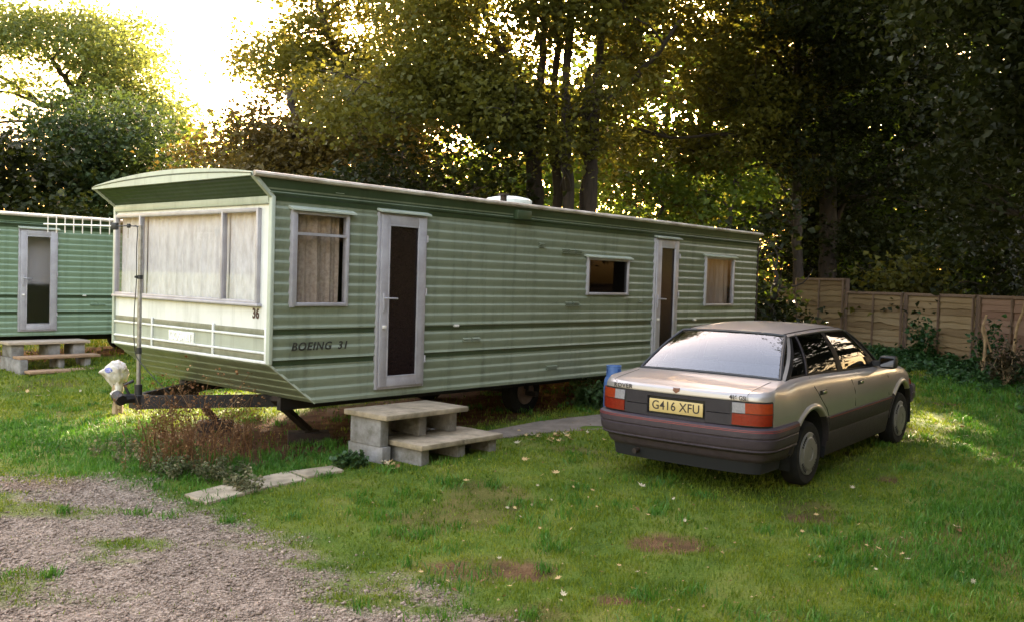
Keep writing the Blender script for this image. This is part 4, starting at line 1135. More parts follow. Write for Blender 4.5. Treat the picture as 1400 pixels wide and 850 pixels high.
def make_standpipe():
    p = gpt(160, 566); d = p[1]; z0 = float(gz(p[0], p[1]))
    o = empty('bagged_standpipe', (p[0], p[1], z0), 0, 'short brown post with a white plastic bag tied over its top', 'standpipe')
    r = random.Random(2); m = MB()
    m.tube([(.0, 0, -.05), (.015, 0, .15), (.0, 0, .30), (-.01, 0, .42)], [.07, .062, .066, .05], 10); m.build('post', MAT['post'], o)
    bm = bmesh.new(); bmesh.ops.create_icosphere(bm, subdivisions=4, radius=1)
    for v in bm.verts:
        c = v.co; k = vnoise(np.array([c.x*1.0+c.z]), np.array([c.y+c.x]), 2.6, 4)[0]-.5; k2 = vnoise(np.array([c.x*2.2-c.z*2]), np.array([c.y*2+c.z*3]), 3.3, 8)[0]-.5
        s_ = 1+.42*k+.30*k2
        q = Vector((c.x*.135, c.y*.11, c.z*.125))*s_
        if c.x < -.25: t = (-c.x-.25)/.75; q = Vector((q.x-.075*t, q.y*(1-.55*t), q.z*(1-.6*t)-.03*t))        # the pulled corner
        if c.z < -.3: t = min(1, (-c.z-.3)/.6); q = Vector((q.x*(1-.5*t)+.01, q.y*(1-.4*t), q.z-.14*t))
        v.co = q+Vector((-.01, 0, .53))
    bm.verts.index_update(); b = MB(); b.add([v.co for v in bm.verts], [[v.index for v in f.verts] for f in bm.faces]); bm.free()
    b.tube([(.02, -.01, .42), (.03, -.02, .30), (-.02, -.03, .22)], [.06, .055, .07], 9)
    bag = b.build('plastic_bag', MAT['bag'], o, 80)
    # printed blue patch lying on the bag, facing the camera
    pt = MB(); rows = []
    for i in range(9):
        row = []
        for j in range(9):
            u = -1+2*i/8; v = -1+2*j/8; rr = .96
            x = -.075+.055*u; z = .55+.034*v*math.sqrt(max(0, 1-u*u)+.05)
            row.append((x, 0, z))
        rows.append(row)
    me = bag.data; from mathutils.bvhtree import BVHTree
    bv = BVHTree.FromPolygons([v.co for v in me.vertices], [p_.vertices for p_ in me.polygons])
    for row in rows:
        for j, q in enumerate(row):
            h = bv.ray_cast(Vector((q[0], -1, q[2])), Vector((0, 1, 0))); row[j] = (q[0], (h[0].y if h[0] else -.07)-.002, q[2])
    pt.grid(rows); pt.build('bag_print', MAT['bagblue'], bag, 60)
    tie = MB(); tie.tube([(.055*math.cos(a), .055*math.sin(a), .37) for a in np.linspace(0, 2*PI, 14)], .007, 5, False); tie.tube([(.05, -.02, .37), (.13, -.03, .40)], .006, 5); tie.build('string', MAT['black'], o)

def make_gas():
    p = at(838, 545, 11.95); z0 = float(gz(p[0], p[1])); s_ = 0.5*(555-497)/F*12/.58*1.0
    R_, HT = .125, .60
    o = empty('gas_cylinder', (p[0], p[1], z0+.02), .4, 'blue gas cylinder standing against the caravan behind the car', 'gas cylinder')
    b = MB(); b.lathe([(.09, .0), (.10, .0), (R_*.97, .05), (R_, .09), (R_, HT*.62), (R_*.96, HT*.70), (R_*.8, HT*.77), (R_*.45, HT*.815), (.03, HT*.83)], 32)
    b.build('cylinder_body', MAT['gas'], o)
    MB().lathe([(R_*.92, -.02), (R_*.94, .035), (R_*.9, .04)], 32).build('foot_ring', MAT['gas'], o)
    c = MB(); n = 36
    for z0_, z1_, gap in ((HT*.76, HT*.84, False), (HT*.84, HT*.95, True), (HT*.95, HT, False)):
        for j in range(n):
            a0, a1 = 2*PI*j/n, 2*PI*(j+1)/n
            if gap and (j % 12) in (3, 4, 5, 6): continue
            q = [(r_*math.cos(a), r_*math.sin(a), z) for r_ in (R_*.70, R_*.76) for z in (z0_, z1_) for a in (a0, a1)]
            c.hexa([q[0], q[1], q[5], q[4], q[2], q[3], q[7], q[6]])
    c.tube([(R_*.74*math.cos(a), R_*.74*math.sin(a), HT) for a in np.linspace(0, 2*PI, 28)], .008, 6, False)
    c.build('collar', MAT['gas'], o)
    MB().tube([(0, 0, HT*.8), (0, 0, HT*.93)], .018).tube([(0, 0, HT*.88), (.05, 0, HT*.88)], .012).build('valve', MAT['brass'], o)

STEADY = [((.50, .62), (1.19, .98)), ((.45, 2.30), (.91, 2.36))]
def make_piers():
    for (u, v), lab, w in ((STEADY[0][1], 'mossy stained block under the near front corner steady', .22), (STEADY[1][1], 'dark brown pier behind the dead weeds under the far corner steady', .20)):
        p = van_pt(u, v); z = float(gz(p[0], p[1])); o = MB()
        o.rbox(-w, w, -.12, .12, -.1, .095, .015)
        q = o.build('support_block', MAT['brown'], None); q.location = (p[0], p[1], z); q.rotation_euler = (0, 0, .25); setp(q, lab, 'block')

# ------------------------------------------------------------------ small plants and fallen leaves
def leaf_cloud(C, size, bias=.6, seed=1, fold=.18, aspect=.42, ndir=None):
    "kite shaped leaves (4 verts, 2 folded halves) around centres C"
    r = np.random.default_rng(seed); n = len(C)
    N_ = r.normal(0, 1, (n, 3)); N_[:, 2] = np.abs(N_[:, 2])+bias*1.2
    if ndir is not None: N_ += ndir
    N_ /= np.linalg.norm(N_, axis=1)[:, None]
    D = np.cross(N_, r.normal(0, 1, (n, 3))); D /= np.linalg.norm(D, axis=1)[:, None]+1e-9
    Sd = np.cross(N_, D); s = (np.asarray(size)*r.uniform(.45, 1.42, n))[:, None]
    V = np.stack([C-D*s*.5, C+Sd*s*aspect-D*s*.02+N_*s*fold, C+D*s*.55-N_*s*.12, C-Sd*s*aspect-D*s*.02+N_*s*fold], 1)
    I = np.arange(n)[:, None]*4
    T = np.concatenate([I+np.array([[0, 1, 2]]), I+np.array([[0, 2, 3]])], 1).reshape(-1, 3)
    return V.reshape(-1, 3), T

def merge(parts):
    Vs, Ts, b = [], [], 0
    for V, T in parts: Vs.append(V); Ts.append(T+b); b += len(V)
    return np.concatenate(Vs), np.concatenate(Ts)

def stems_np(paths, rad):
    "thin three sided stems"
    Vs, Ts, b = [], [], 0
    for P, r0 in zip(paths, rad):
        P = np.asarray(P); k = len(P)
        d = np.gradient(P, axis=0); d /= np.linalg.norm(d, axis=1)[:, None]+1e-9
        a = np.cross(d, np.array([.31, .52, .2])); a /= np.linalg.norm(a, axis=1)[:, None]+1e-9; c = np.cross(d, a)
        rr = (r0*np.linspace(1, .35, k))[:, None]; ring = np.stack([P+a*rr, P-a*rr*.5+c*rr*.87, P-a*rr*.5-c*rr*.87], 1).reshape(-1, 3)
        Vs.append(ring)
        for i in range(k-1):
            for j in range(3):
                x = b+i*3+j; y = b+i*3+(j+1) % 3; Ts += [(x, y, y+3), (x, y+3, x+3)]
        b += len(ring)
    return np.concatenate(Vs), np.array(Ts)

def make_weeds():
    mb_ = leafmat('dead_weed', [(0, (.07, .030, .012)), (.4, (.15, .068, .028)), (.75, (.27, .15, .065)), (1, (.44, .31, .16))], .2, None, .8, .2, 2)
    mw = leafmat('dusty_leaf', [(0, (.04, .055, .02)), (.4, (.10, .105, .045)), (.8, (.23, .205, .11)), (1, (.40, .35, .22))], .25, None, .7, .2, 2)
    r = np.random.default_rng(5)
    def clump(name, spots, mat, h0, h1, nst, leaf, label, cat, lmax, bias=.2, lp=16):
        st, rd, L_ = [], [], []
        for px, py, sp in spots:
            b = gpt(px, py)
            for _ in range(nst):
                x, y = b[0]+r.normal(0, sp), b[1]+r.normal(0, sp*.7); z = float(gz(x, y)); h = r.uniform(h0, h1); lx, ly = r.normal(0, .22, 2)*h
                P = np.array([(x+lx*t*t+r.normal(0, .01), y+ly*t*t, z+h*t) for t in np.linspace(0, 1, 6)]); st.append(P); rd.append(r.uniform(.003, .0058))
                for q in range(3):
                    t0 = r.uniform(.35, .9); a = r.uniform(0, 6.28); s0 = P[0]+(P[-1]-P[0])*t0; e = s0+np.array([math.cos(a)*.11, math.sin(a)*.11, .09])*h/.4
                    st.append(np.array([s0, (s0+e)/2+[0, 0, -.005], e])); rd.append(.0016); L_ += [e+r.normal(0, .012, 3) for _ in range(3)]
                for q in range(lp):
                    t0 = r.uniform(.1, 1); L_.append(P[0]+(P[-1]-P[0])*t0+r.normal(0, .022, 3))
        V1 = stems_np(st, rd); V2 = leaf_cloud(np.array(L_), leaf, bias, 9)
        o = mesh_np(name, *merge([V1, V2]), mat); setp(o, label, cat, 'weeds around the caravans'); return o
    clump('dead_weed', [(215, 640, .12), (250, 632, .13), (285, 638, .13), (330, 622, .15), (235, 615, .12)], mb_, .18, .72, 26, .021, 'tall dead brown dock weeds under the caravan drawbar', 'weeds', .03, .2, 11)
    clump('dusty_weed', [(165, 622, .16), (200, 632, .14), (225, 650, .12), (290, 655, .12), (318, 652, .10), (250, 650, .1)], mw, .06, .17, 15, .024, 'low pale dusty leaved weed beside the dead brown stalks', 'weeds', .03, .5, 18)
    clump('dry_weed', [(282, 652, .05), (276, 645, .05)], mb_, .72, .98, 3, .026, 'single tall thin dry stalk rising in front of the drawbar', 'weeds', .03, .2, 20)
    clump('trailing_weed', [(325, 668, .07), (340, 672, .06)], mw, .05, .13, 10, .034, 'wilted pale creeper sprawling onto the paving slab', 'weeds', .03, .3, 12)
    mgd = leafmat('dock_leaf', [(0, (.02, .045, .012)), (.5, (.045, .09, .025)), (1, (.10, .16, .05))], .3, None, .5, .4, 2)
    clump('dock_plant', [(800, 560, .13), (815, 558, .10)], mgd, .16, .36, 20, .05, 'small green leafy weed by the caravan wheel and gas cylinder', 'weeds', .03, .4, 14)
    clump('dock_plant', [(486, 640, .06), (470, 640, .06)], mgd, .05, .13, 12, .045, 'small green weed at the left foot of the concrete step', 'weeds', .03, .4, 8)
    # cover along the fence
    gcm = leafmat('fence_foot_plants', [(0, (.012, .035, .010)), (.5, (.028, .075, .018)), (1, (.06, .13, .035))], .3, None, .5, .35, 1)
    pts, nrm = FENCE; st, rd, L_ = [], [], []
    for k in range(1700):
        q = r.uniform(0, 7.99); i = int(q); p = pts[i]*(1-q+i)+pts[i+1]*(q-i); o_ = abs(r.normal(0, .8))+.08
        x, y = p+nrm*o_; z = float(gz(x, y)); h = r.uniform(.06, .26)*(1.0-.25*min(o_, 2))
        a, b2 = r.normal(0, .3, 2)*h; P = np.array([(x+a*t*t, y+b2*t*t, z+h*t) for t in np.linspace(0, 1, 4)]); st.append(P); rd.append(.004)
        L_ += [P[0]+(P[-1]-P[0])*r.uniform(.2, 1.05)+r.normal(0, .035, 3) for _ in range(16)]
    o = mesh_np('ground_cover', *merge([stems_np(st, rd), leaf_cloud(np.array(L_), .075, .4, 4)]), gcm); setp(o, 'dense dark green nettles and low plants at the fence foot', 'ground cover', kind='stuff')
    def bush(name, px, py, depth, rx, h, n, leaf, label, mat, stems=9):
        p = at(px, py, depth); x0, y0 = p[0], p[1]; z0 = float(gz(x0, y0)); st, rd, L_ = [], [], []
        for _ in range(stems):
            a = r.uniform(0, 6.28); e = np.array([x0+math.cos(a)*rx*r.uniform(.1, .9), y0+math.sin(a)*rx*.5, z0+h*r.uniform(.55, 1)])
            P = np.array([(x0, y0, z0)+(e-np.array((x0, y0, z0)))*t+r.normal(0, .03, 3)*t for t in np.linspace(0, 1, 7)]); st.append(P); rd.append(.010)
            for _ in range(n//stems): t = r.uniform(.25, 1.05); q = P[0]+(P[-1]-P[0])*t; L_.append(q+r.normal(0, .09, 3))
        s_ = mesh_np(name, *stems_np(st, rd), MAT['post']); setp(s_, label, 'bush')
        f = mesh_np('foliage', *leaf_cloud(np.array(L_), leaf, .3, 8), mat, s_); return s_
    bush('climbing_shrub', 1262, 490, 17.9, .35, .85, 420, .085, 'small dark green shrub against the middle of the fence', gcm)
    bush('climbing_shrub', 1345, 480, 16.2, .28, .95, 260, .08, 'leafy climber with bare tan stems against the red fence panel', gcm, 6)
    bush('brown_shrub', 1372, 530, 14.8, .4, .75, 520, .07, 'low brown and dark green shrub in the right fence corner', leafmat('brown_shrub_leaf', [(0, (.02, .022, .01)), (.5, (.05, .04, .018)), (1, (.12, .075, .035))], .25, None, .6, .3, 2))
    # bare tan stems
    for lab, pts_ in (('forked bare tan climber stem in front of the red fence panel', [(1341, 505), (1347, 470), (1343, 450), (1349, 430)]), ('leaning bare tan stem at the far right of the fence', [(1384, 494), (1389, 455), (1399, 425), (1404, 405)])):
        P = [at(a, b, 15.9) for a, b in pts_]; P[0][2] -= .5
        m = MB(); Q = [tuple(x) for x in catmull(P, 5)]; m.tube(Q, [.03-.012*i/len(Q) for i in range(len(Q))], 7)
        if 'forked' in lab: m.tube([tuple(at(a, b, 15.9)) for a, b in ((1345, 445), (1350, 465), (1357, 487))], .016, 6)
        m2 = m.build('climber_stem', M('tan_bark', (.34, .23, .12), (.2, .13, .07), 10, .9, 0, .4, 40), None); setp(m2, lab, 'stem')

def make_fallen():
    r = np.random.default_rng(21)
    mats = [leafmat('dry_leaf', [(0, (.24, .13, .05)), (.5, (.42, .28, .12)), (1, (.58, .46, .25))], .2, None, .7, .2, 9), leafmat('pale_leaf', [(0, (.32, .26, .16)), (1, (.50, .43, .30))], .2, None, .6, .2, 9), leafmat('brown_leaf', [(0, (.10, .045, .02)), (1, (.22, .11, .045))], .1, None, .7, .2, 9)]
    def mesh(i, mat):
        # lobed curled leaf
        q = np.random.default_rng(i); n = 14; b = MB(); a = np.linspace(0, 2*PI, n, endpoint=False); rad = np.where(np.arange(n) % 2 == 0, 1.0, .55)*q.uniform(.8, 1.15, n)
        rad[0] = 1.3; cu = q.uniform(.25, .6); vs = [(0, 0, .012)]
        for k in range(n): x, y = rad[k]*math.cos(a[k]), rad[k]*math.sin(a[k])*.8; vs.append((x, y, cu*(x*x*.5+y*y*.9)*q.uniform(.6, 1.2)))
        b.add(vs, [(0, k+1, (k+1) % n+1) for k in range(n)]); me = bpy.data.meshes.new('fallen_leaf'); me.from_pydata(b.v, [], b.f); me.materials.append(mat); me.update(); return me
    M_ = [[mesh(3*k+j, mats[k]) for j in range(3)] for k in range(3)]
    labs = ['dry tan curled leaf fallen on the grass', 'pale bleached leaf lying on the grass', 'dark brown withered leaf lying on the lawn']
    def put(x, y, z, s_, k, label, group):
        o = bpy.data.objects.new('fallen_leaf', M_[k][r.integers(0, 3)]); COL.objects.link(o); o.location = (x, y, z); o.scale = (s_,)*3
        o.rotation_euler = (r.normal(0, .35), r.normal(0, .35), r.uniform(0, 6.28)); setp(o, label, 'leaf', group); return o
    spots = []
    for cx_, cy_, sx, sy, n in ((760, 600, 60, 10, 34), (530, 640, 22, 8, 9), (1000, 700, 260, 60, 34), (800, 690, 300, 50, 26), (1300, 600, 70, 40, 14), (60, 540, 50, 14, 6), (1250, 760, 130, 60, 14), (700, 800, 250, 30, 14)):
        for _ in range(n): spots.append((cx_+r.normal(0, sx*.5), cy_+r.normal(0, sy*.5)))
    for px, py in spots:
        if py > 846 or py < 470: continue
        p = gpt(px, py); k = int(r.choice([0, 0, 1, 2])); x, y = p[0], p[1]
        if poly_sd(np.array([x]), np.array([y]), [tuple(c) for c in CARFOOT])[0] < .1: continue
        put(x, y, float(gz(x, y))+.03, r.uniform(.024, .046)*(1 if y > 8 else .55), k, labs[k], 'leaves scattered over the lawn')
    for px, py, s_, lab in ((770, 824, .030, 'large curled pale leaf alone on the front lawn'), (1308, 728, .035, 'pale leaf on the bright patch of lawn at the right')):
        p = gpt(px, py); put(p[0], p[1], float(gz(p[0], p[1]))+.035, s_, 1, lab, None)

def make_litter():
    r = np.random.default_rng(33); n = 3000; Y = 4+r.uniform(0, 1, n)**1.3*11; X = r.uniform(-1, 1, n)*(.6*Y+.2)
    g, so, lu, gd = masks(X, Y); k = (r.uniform(0, 1, n) < .25+.75*vnoise(X, Y, .8, 12)) & (g < .6); X, Y = X[k], Y[k]
    m = leafmat('lawn_litter', [(0, (.09, .045, .02)), (.4, (.20, .12, .05)), (.75, (.36, .27, .13)), (1, (.42, .34, .20))], .2, None, .8, .2, 5)
    o = mesh_np('leaf_litter', *leaf_cloud(np.stack([X, Y, gz(X, Y)+.022], -1), .017, 1.2, 6), m); setp(o, 'tiny flecks of leaf litter and straw in the lawn', 'litter', kind='stuff')
# ------------------------------------------------------------------ trees
tr = np.random.default_rng(77)
BARK = M('sycamore_bark', (.050, .036, .029), (.022, .016, .013), 6, .95, 0, .8, 18, stretch=(2, 2, .5))
BARK_PALE = M('pale_bark', (.22, .17, .13), (.12, .09, .07), 6, .95, 0, .6, 18, stretch=(2, 2, .5))
LM = dict(
    pale=leafmat('pale_feathery_leaves', [(0, (0.091, 0.1105, 0.039)), (0.5, (0.156, 0.182, 0.065)), (1, (0.26, 0.286, 0.117))], .42, (1, 1, .5), .55, .15, .12, .35),
    dark=leafmat('dark_evergreen_leaves', [(0, (0.026, 0.0416, 0.0169)), (0.5, (0.0546, 0.0806, 0.0286)), (1, (0.1105, 0.143, 0.052))], .3, (1, 1, .5), .5, .2, .22, .4),
    copper=leafmat('bronze_leaves', [(0, (0.054, 0.0372, 0.0132)), (0.5, (0.114, 0.0864, 0.0288)), (1, (0.204, 0.162, 0.06))], .42, (1, .9, .4), .5, .15, .2, .38),
    syc=leafmat('sycamore_leaves', [(0, (0.055, 0.055, 0.0137)), (0.5, (0.11, 0.1075, 0.025)), (1, (0.2, 0.1875, 0.0562))], .5, (1.0, .92, .4), .5, .15, .22, .38),
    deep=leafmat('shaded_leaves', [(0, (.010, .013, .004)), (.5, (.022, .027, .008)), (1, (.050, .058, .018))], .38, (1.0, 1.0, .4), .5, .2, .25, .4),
    lime=leafmat('sunlit_understorey', [(0, (0.055, 0.088, 0.0154)), (0.5, (0.099, 0.143, 0.0242)), (1, (0.165, 0.198, 0.0385))], .55, (1, 1, .45), .5, .3, .3),
)
GAPS = [(920, 135, 36), (785, 85, 26), (735, 85, 16), (870, 155, 14), (905, 62, 16), (655, 52, 16), (1062, 92, 16), (905, 240, 20), (880, 255, 14), (1112, 182, 8), (1180, 240, 12), (645, 205, 10), (1010, 30, 14), (700, 15, 10)]
GAPS0 = [(920, 135, 34), (960, 110, 22), (775, 75, 22), (800, 110, 14), (735, 80, 14), (870, 160, 16), (835, 140, 14), (905, 62, 20), (935, 58, 20), (690, 18, 14), (655, 52, 22), (1010, 30, 18), (1062, 92, 18), (1045, 75, 16), (905, 240, 18), (930, 225, 14), (880, 250, 14), (862, 268, 12), (1112, 182, 8), (1218, 172, 10), (1180, 240, 14), (1165, 225, 12), (645, 205, 12), (580, 205, 10), (1370, 175, 8), (465, 62, 10), (520, 65, 8), (1100, 30, 10), (990, 95, 12), (1030, 105, 14), (838, 60, 8), (870, 20, 8), (765, 8, 8)]
EL, AZ = math.radians(17), math.radians(5.0)        # low sun behind the trees
SUN = np.array([math.sin(AZ)*math.cos(EL), math.cos(AZ)*math.cos(EL), math.sin(EL)])
# openings in the canopy through which the evening sun reaches the lawn
LIT = [(gpt(1262, 574), .75), (gpt(1290, 580), .75), (gpt(1318, 588), .6)]+[(gpt(a, b), .46) for a, b in ((15, 545), (60, 560), (110, 566), (150, 575), (205, 560), (250, 553), (40, 590), (100, 596), (310, 562), (390, 560))]
def open_to_sun(P):
    k = np.ones(len(P), bool)
    for q, r in LIT:
        w = P-q; t = w @ SUN; e = w-t[:, None]*SUN; k &= ~((np.hypot(e[:, 0], e[:, 2]*1.2) < r+.30) & (t > 1))
    return k
def leaves_for(clumps, size, per=20, spr=.34, dens=13, bias=.5, hole=None):
    C = []
    for c, R, k in clumps:
        n = max(3, int(dens*R*R*k))
        d = tr.normal(0, 1, (n, 3)); d /= np.linalg.norm(d, axis=1)[:, None]
        d = d*(tr.uniform(.25, 1, n)**.55)[:, None]*R*np.array([1, 1, .72])
        S_ = np.asarray(c)+d; S_ = S_[open_to_sun(S_)]; n = len(S_)
        if not n: continue
        q = tr.normal(0, 1, (n, per, 3))*spr*np.array([1, 1, .38])
        q[:, :, 2] -= .25*np.hypot(q[:, :, 0], q[:, :, 1])
        C.append((S_[:, None, :]+q).reshape(-1, 3))
    C = np.concatenate(C)
    return leaf_cloud(C, size, bias, int(tr.integers(1, 9999)))
def region(x0, x1, y0, y1, d0, d1, n, r0, r1, k=1.0, gaps=True, shape=None, gm=.55):
    "crown clumps: directions surveyed from the photograph, each at its own distance"
    out = []; tries = 0
    while len(out) < n and tries < n*40:
        tries += 1
        px, py, d = tr.uniform(x0, x1), tr.uniform(y0, y1), tr.uniform(d0, d1); R = tr.uniform(r0, r1)
        if shape and not shape(px, py): continue
        if gaps and any(math.hypot(px-gx, py-gy) < g*.8+R*F/d*gm*.7 for gx, gy, g in GAPS): continue
        p = at(px, py, d); zg = float(gz(p[0], p[1]))
        if p[2]-R*.7 < zg: p[2] = zg+R*.6
        out.append((p, R, k))
    return out
def tree(name, label, cat, trunks, clumps, mat, size, bark=BARK, group=None, per=20, spr=.34, dens=13, limbs=14, bias=.5):
    base = trunks[0][0][0]; group = group or 'trees behind the caravans'
    t = empty(name, (base[0], base[1], float(gz(base[0], base[1]))), 0, label, cat, group); off = np.array(t.location)
    mb = MB(); nodes = []
    for P, ra, rb in trunks:
        Q = catmull([np.array(p, float) for p in P], 6); k = len(Q); Q = Q+np.r_[np.zeros((1, 3)), tr.normal(0, .02, (k-1, 3))]
        rr = [ra+(rb-ra)*i/(k-1) for i in range(k)]; rr[0] *= 1.35
        mb.tube([tuple(q-off) for q in Q], [r*(1+.06*math.sin(i*2.1)) for i, r in enumerate(rr)], 10); nodes += list(zip(Q[k//4:], rr[k//4:]))
    N_ = np.array([q for q, r in nodes])
    idx = tr.permutation(len(clumps))[:limbs]
    for i in idx:
        c = clumps[i][0]; w = np.linalg.norm(N_-c, axis=1)+np.maximum(0, N_[:, 2]-c[2]+.5)*2; j = int(np.argmin(w)); a = N_[j]
        r = min(nodes[j][1]*.6, .09)
        m1 = a+(c-a)*.35+np.array([0, 0, .12])*np.linalg.norm(c-a)*.5; m2 = a+(c-a)*.7+tr.normal(0, .12, 3)
        Q = catmull([a, m1, m2, c], 4); mb.tube([tuple(q-off) for q in Q], list(np.linspace(r, .012, len(Q))), 6)
        for _ in range(3):
            e = c+tr.normal(0, .5, 3)*clumps[i][1]; Q = catmull([m2, (m2+e)/2+tr.normal(0, .08, 3), e], 3); mb.tube([tuple(q-off) for q in Q], list(np.linspace(.018, .006, len(Q))), 4)
    mb.build('trunk', bark, t, 60)
    V, T = leaves_for(clumps, size, per, spr, dens, bias)
    mesh_np('crown', V-off, T, mat, t)
    return t
def gtrunk(px, d, tops, r0, r1, py0=330):
    p = at(px, py0, d); g = np.array([p[0], p[1], float(gz(p[0], p[1]))-.15])
    return ([g]+[at(a, b, d+(c if c else 0)) for a, b, c in tops], r0, r1)

def make_trees():
    # far left: tall feathery tree, round dark tree, bushes
    D = 37
    cl = region(-90, 215, 22, 62, D-4, D+3, 64, .9, 1.5, .62, False, lambda x, y: y > 20+((x-60)/160)**2*38)
    cl += region(-110, 60, 55, 130, D-3, D+3, 14, .7, 1.1, .45, False); cl += region(120, 232, 60, 150, D-3, D+3, 44, .8, 1.3, .7, False, lambda x, y: x < 180+y*.35)
    cl += region(60, 130, 70, 110, D-3, D+3, 5, .6, .9, .4, False); cl += region(150, 250, 140, 260, D-2, D+4, 36, .9, 1.4, .8, False); cl += region(-140, 40, 90, 160, D-3, D+3, 10, .7, 1.0, .4, False)
    tree('feathery_tree', 'tall pale airy tree spreading at the far left above the dark tree', 'tree',
         [gtrunk(112, D, [(110, 190, 0), (107, 130, 0), (118, 95, 0), (125, 55, 1)], .32, .08), gtrunk(108, D, [(107, 160, 0), (100, 125, 0), (80, 95, -1), (55, 60, -1)], .22, .05), gtrunk(110, D, [(105, 165, 0), (60, 145, 0), (25, 120, 0), (-20, 95, 0)], .2, .05), gtrunk(112, D, [(112, 160, 0), (135, 122, 0), (165, 105, 0), (200, 80, 0)], .2, .05)],
         cl, LM['pale'], .15, per=34, spr=.45, dens=7.5, limbs=30)
    D = 28
    el = lambda cx, cy, rx, ry: (lambda x, y: ((x-cx)/rx)**2+((y-cy)/ry)**2 < 1)
    tree('round_tree', 'rounded dark green tree standing in front of the pale feathery tree', 'tree', [gtrunk(140, D, [(140, 250, 0), (138, 200, 0)], .2, .08)],
         region(50, 235, 130, 290, D-2.2, D+2, 46, .7, 1.15, 1.1, False, el(138, 212, 84, 78))+region(20, 235, 235, 300, D-2, D+2, 14, .7, 1.0, 1.0, False), LM['dark'], .135, dens=15, per=30)
    tree('dark_tree', 'dark bushy tree cut off by the left edge of the photograph', 'tree', [gtrunk(-10, 25.5, [(0, 260, 0), (5, 215, 0)], .16, .06)],
         region(-140, 62, 185, 310, 24, 27, 34, .7, 1.1, 1.1, False, lambda x, y: y > 178+max(0, x-10)*.9), LM['deep'], .16, dens=15)
    tree('pale_tree', 'pale yellow green sapling glowing behind the near caravan roof corner', 'tree', [gtrunk(135, 33, [(132, 280, 0), (128, 250, 0), (150, 210, 0)], .14, .06)],
         region(170, 262, 170, 300, 36, 41, 22, .8, 1.2, .8, False, lambda x, y: x < 258-(y < 210)*30), LM['lime'], .18, BARK_PALE)
    # bronze tree and the pale crown above it
    tree('bronze_tree', 'bronze brown leaved tree behind the front half of the near caravan', 'tree', [gtrunk(400, 24, [(400, 230, 0), (405, 170, 0), (395, 120, 0)], .22, .07), gtrunk(440, 24.5, [(470, 220, 0), (500, 180, 0)], .14, .05)],
         region(262, 580, 105, 290, 22.5, 26, 105, .65, 1.1, 1.05, True, lambda x, y: y > 250-(x-255)*1.15 and y > 150-(x-380)*.3, .3), LM['copper'], .118, dens=10.5, limbs=24, per=42, spr=.30)
    tree('sycamore_tree', 'lighter green sycamore rising above the bronze tree', 'tree', [gtrunk(500, 28, [(500, 200, 0), (480, 110, 0), (450, 50, 0), (430, -20, 0)], .24, .07), gtrunk(505, 28, [(540, 150, 0), (600, 60, 0), (630, -20, 0)], .2, .06)],
         region(328, 470, 28, 120, 26, 30, 26, .6, 1.0, .75, False, lambda x, y: y > 30+max(0, 390-x)*.35 and y < 95+(x-330)*.4)+region(410, 640, -40, 130, 26, 30, 44, .7, 1.1, .8, True)+region(420, 640, -190, -30, 25, 31, 26, 1.0, 1.5, .8, False), LM['syc'], .135, limbs=30, dens=10, per=46, spr=.33)
    # centre: the many stemmed sycamore behind the caravan roof
    D = 20.5
    tree('sycamore_tree', 'multi stemmed sycamore behind the caravan roof vent, sun behind its crown', 'tree',
         [gtrunk(737, D, [(735, 268, 0), (727, 200, 0), (718, 165, 0), (690, 80, .3), (640, -30, .5)], .165, .05), gtrunk(735, D, [(732, 240, 0), (738, 170, 0), (742, 60, 0), (750, -60, 0)], .15, .06),
          gtrunk(765, D+.4, [(762, 265, 0), (757, 205, 0), (760, 90, 0), (770, -80, 0)], .13, .06), gtrunk(778, D-.3, [(777, 265, 0), (774, 200, 0), (776, 80, 0), (790, -90, 0)], .15, .07),
          gtrunk(802, D, [(806, 272, 0), (812, 190, 0), (812, 140, 0), (822, 60, 0), (840, -80, 0)], .155, .06), gtrunk(800, D+.2, [(802, 230, 0), (803, 160, 0), (806, 90, 0)], .15, .06), gtrunk(808, D, [(814, 170, 0), (840, 130, 0), (880, 95, -.5), (930, 30, -1)], .10, .04), gtrunk(730, D, [(722, 210, 0), (690, 190, -.3), (640, 165, -.5), (590, 160, -.8)], .09, .03)],
         region(540, 860, -20, 120, D-2, D+2.5, 95, .5, .85, .9)+region(440, 720, 95, 180, D-2.5, D+1, 52, .5, .85, .9, True, lambda x, y: y < 175-abs(x-600)*.1)+region(640, 860, 120, 215, D-1.5, D+2, 48, .4, .7, .85)+region(540, 900, -260, -20, D-2.5, D+3, 60, .9, 1.4, .95, False), LM['syc'], .115, limbs=46, dens=10.5, per=46, spr=.31)
    # right of centre
    D = 23.2
    tree('sycamore_tree', 'tall sycamore with a slim straight trunk behind the far end of the caravan', 'tree',
         [gtrunk(1092, D, [(1091, 330, 0), (1088, 220, 0), (1089, 110, 0), (1092, 30, 0), (1095, -90, 0)], .13, .07), gtrunk(1091, D, [(1089, 180, 0), (1070, 95, 0), (1040, 55, -.3), (980, 10, -.6)], .08, .03)],
         region(840, 1110, -20, 125, D-2, D+3, 90, .5, .85, .9)+region(840, 1120, 100, 225, D-2, D+3, 62, .45, .85, .95)+region(850, 1110, 215, 290, D+.6, D+4, 30, .45, .85, .95)+region(860, 1100, -240, -20, D-2, D+3, 44, .9, 1.3, .95, False), LM['syc'], .118, limbs=38, dens=10.5, per=46, spr=.31)
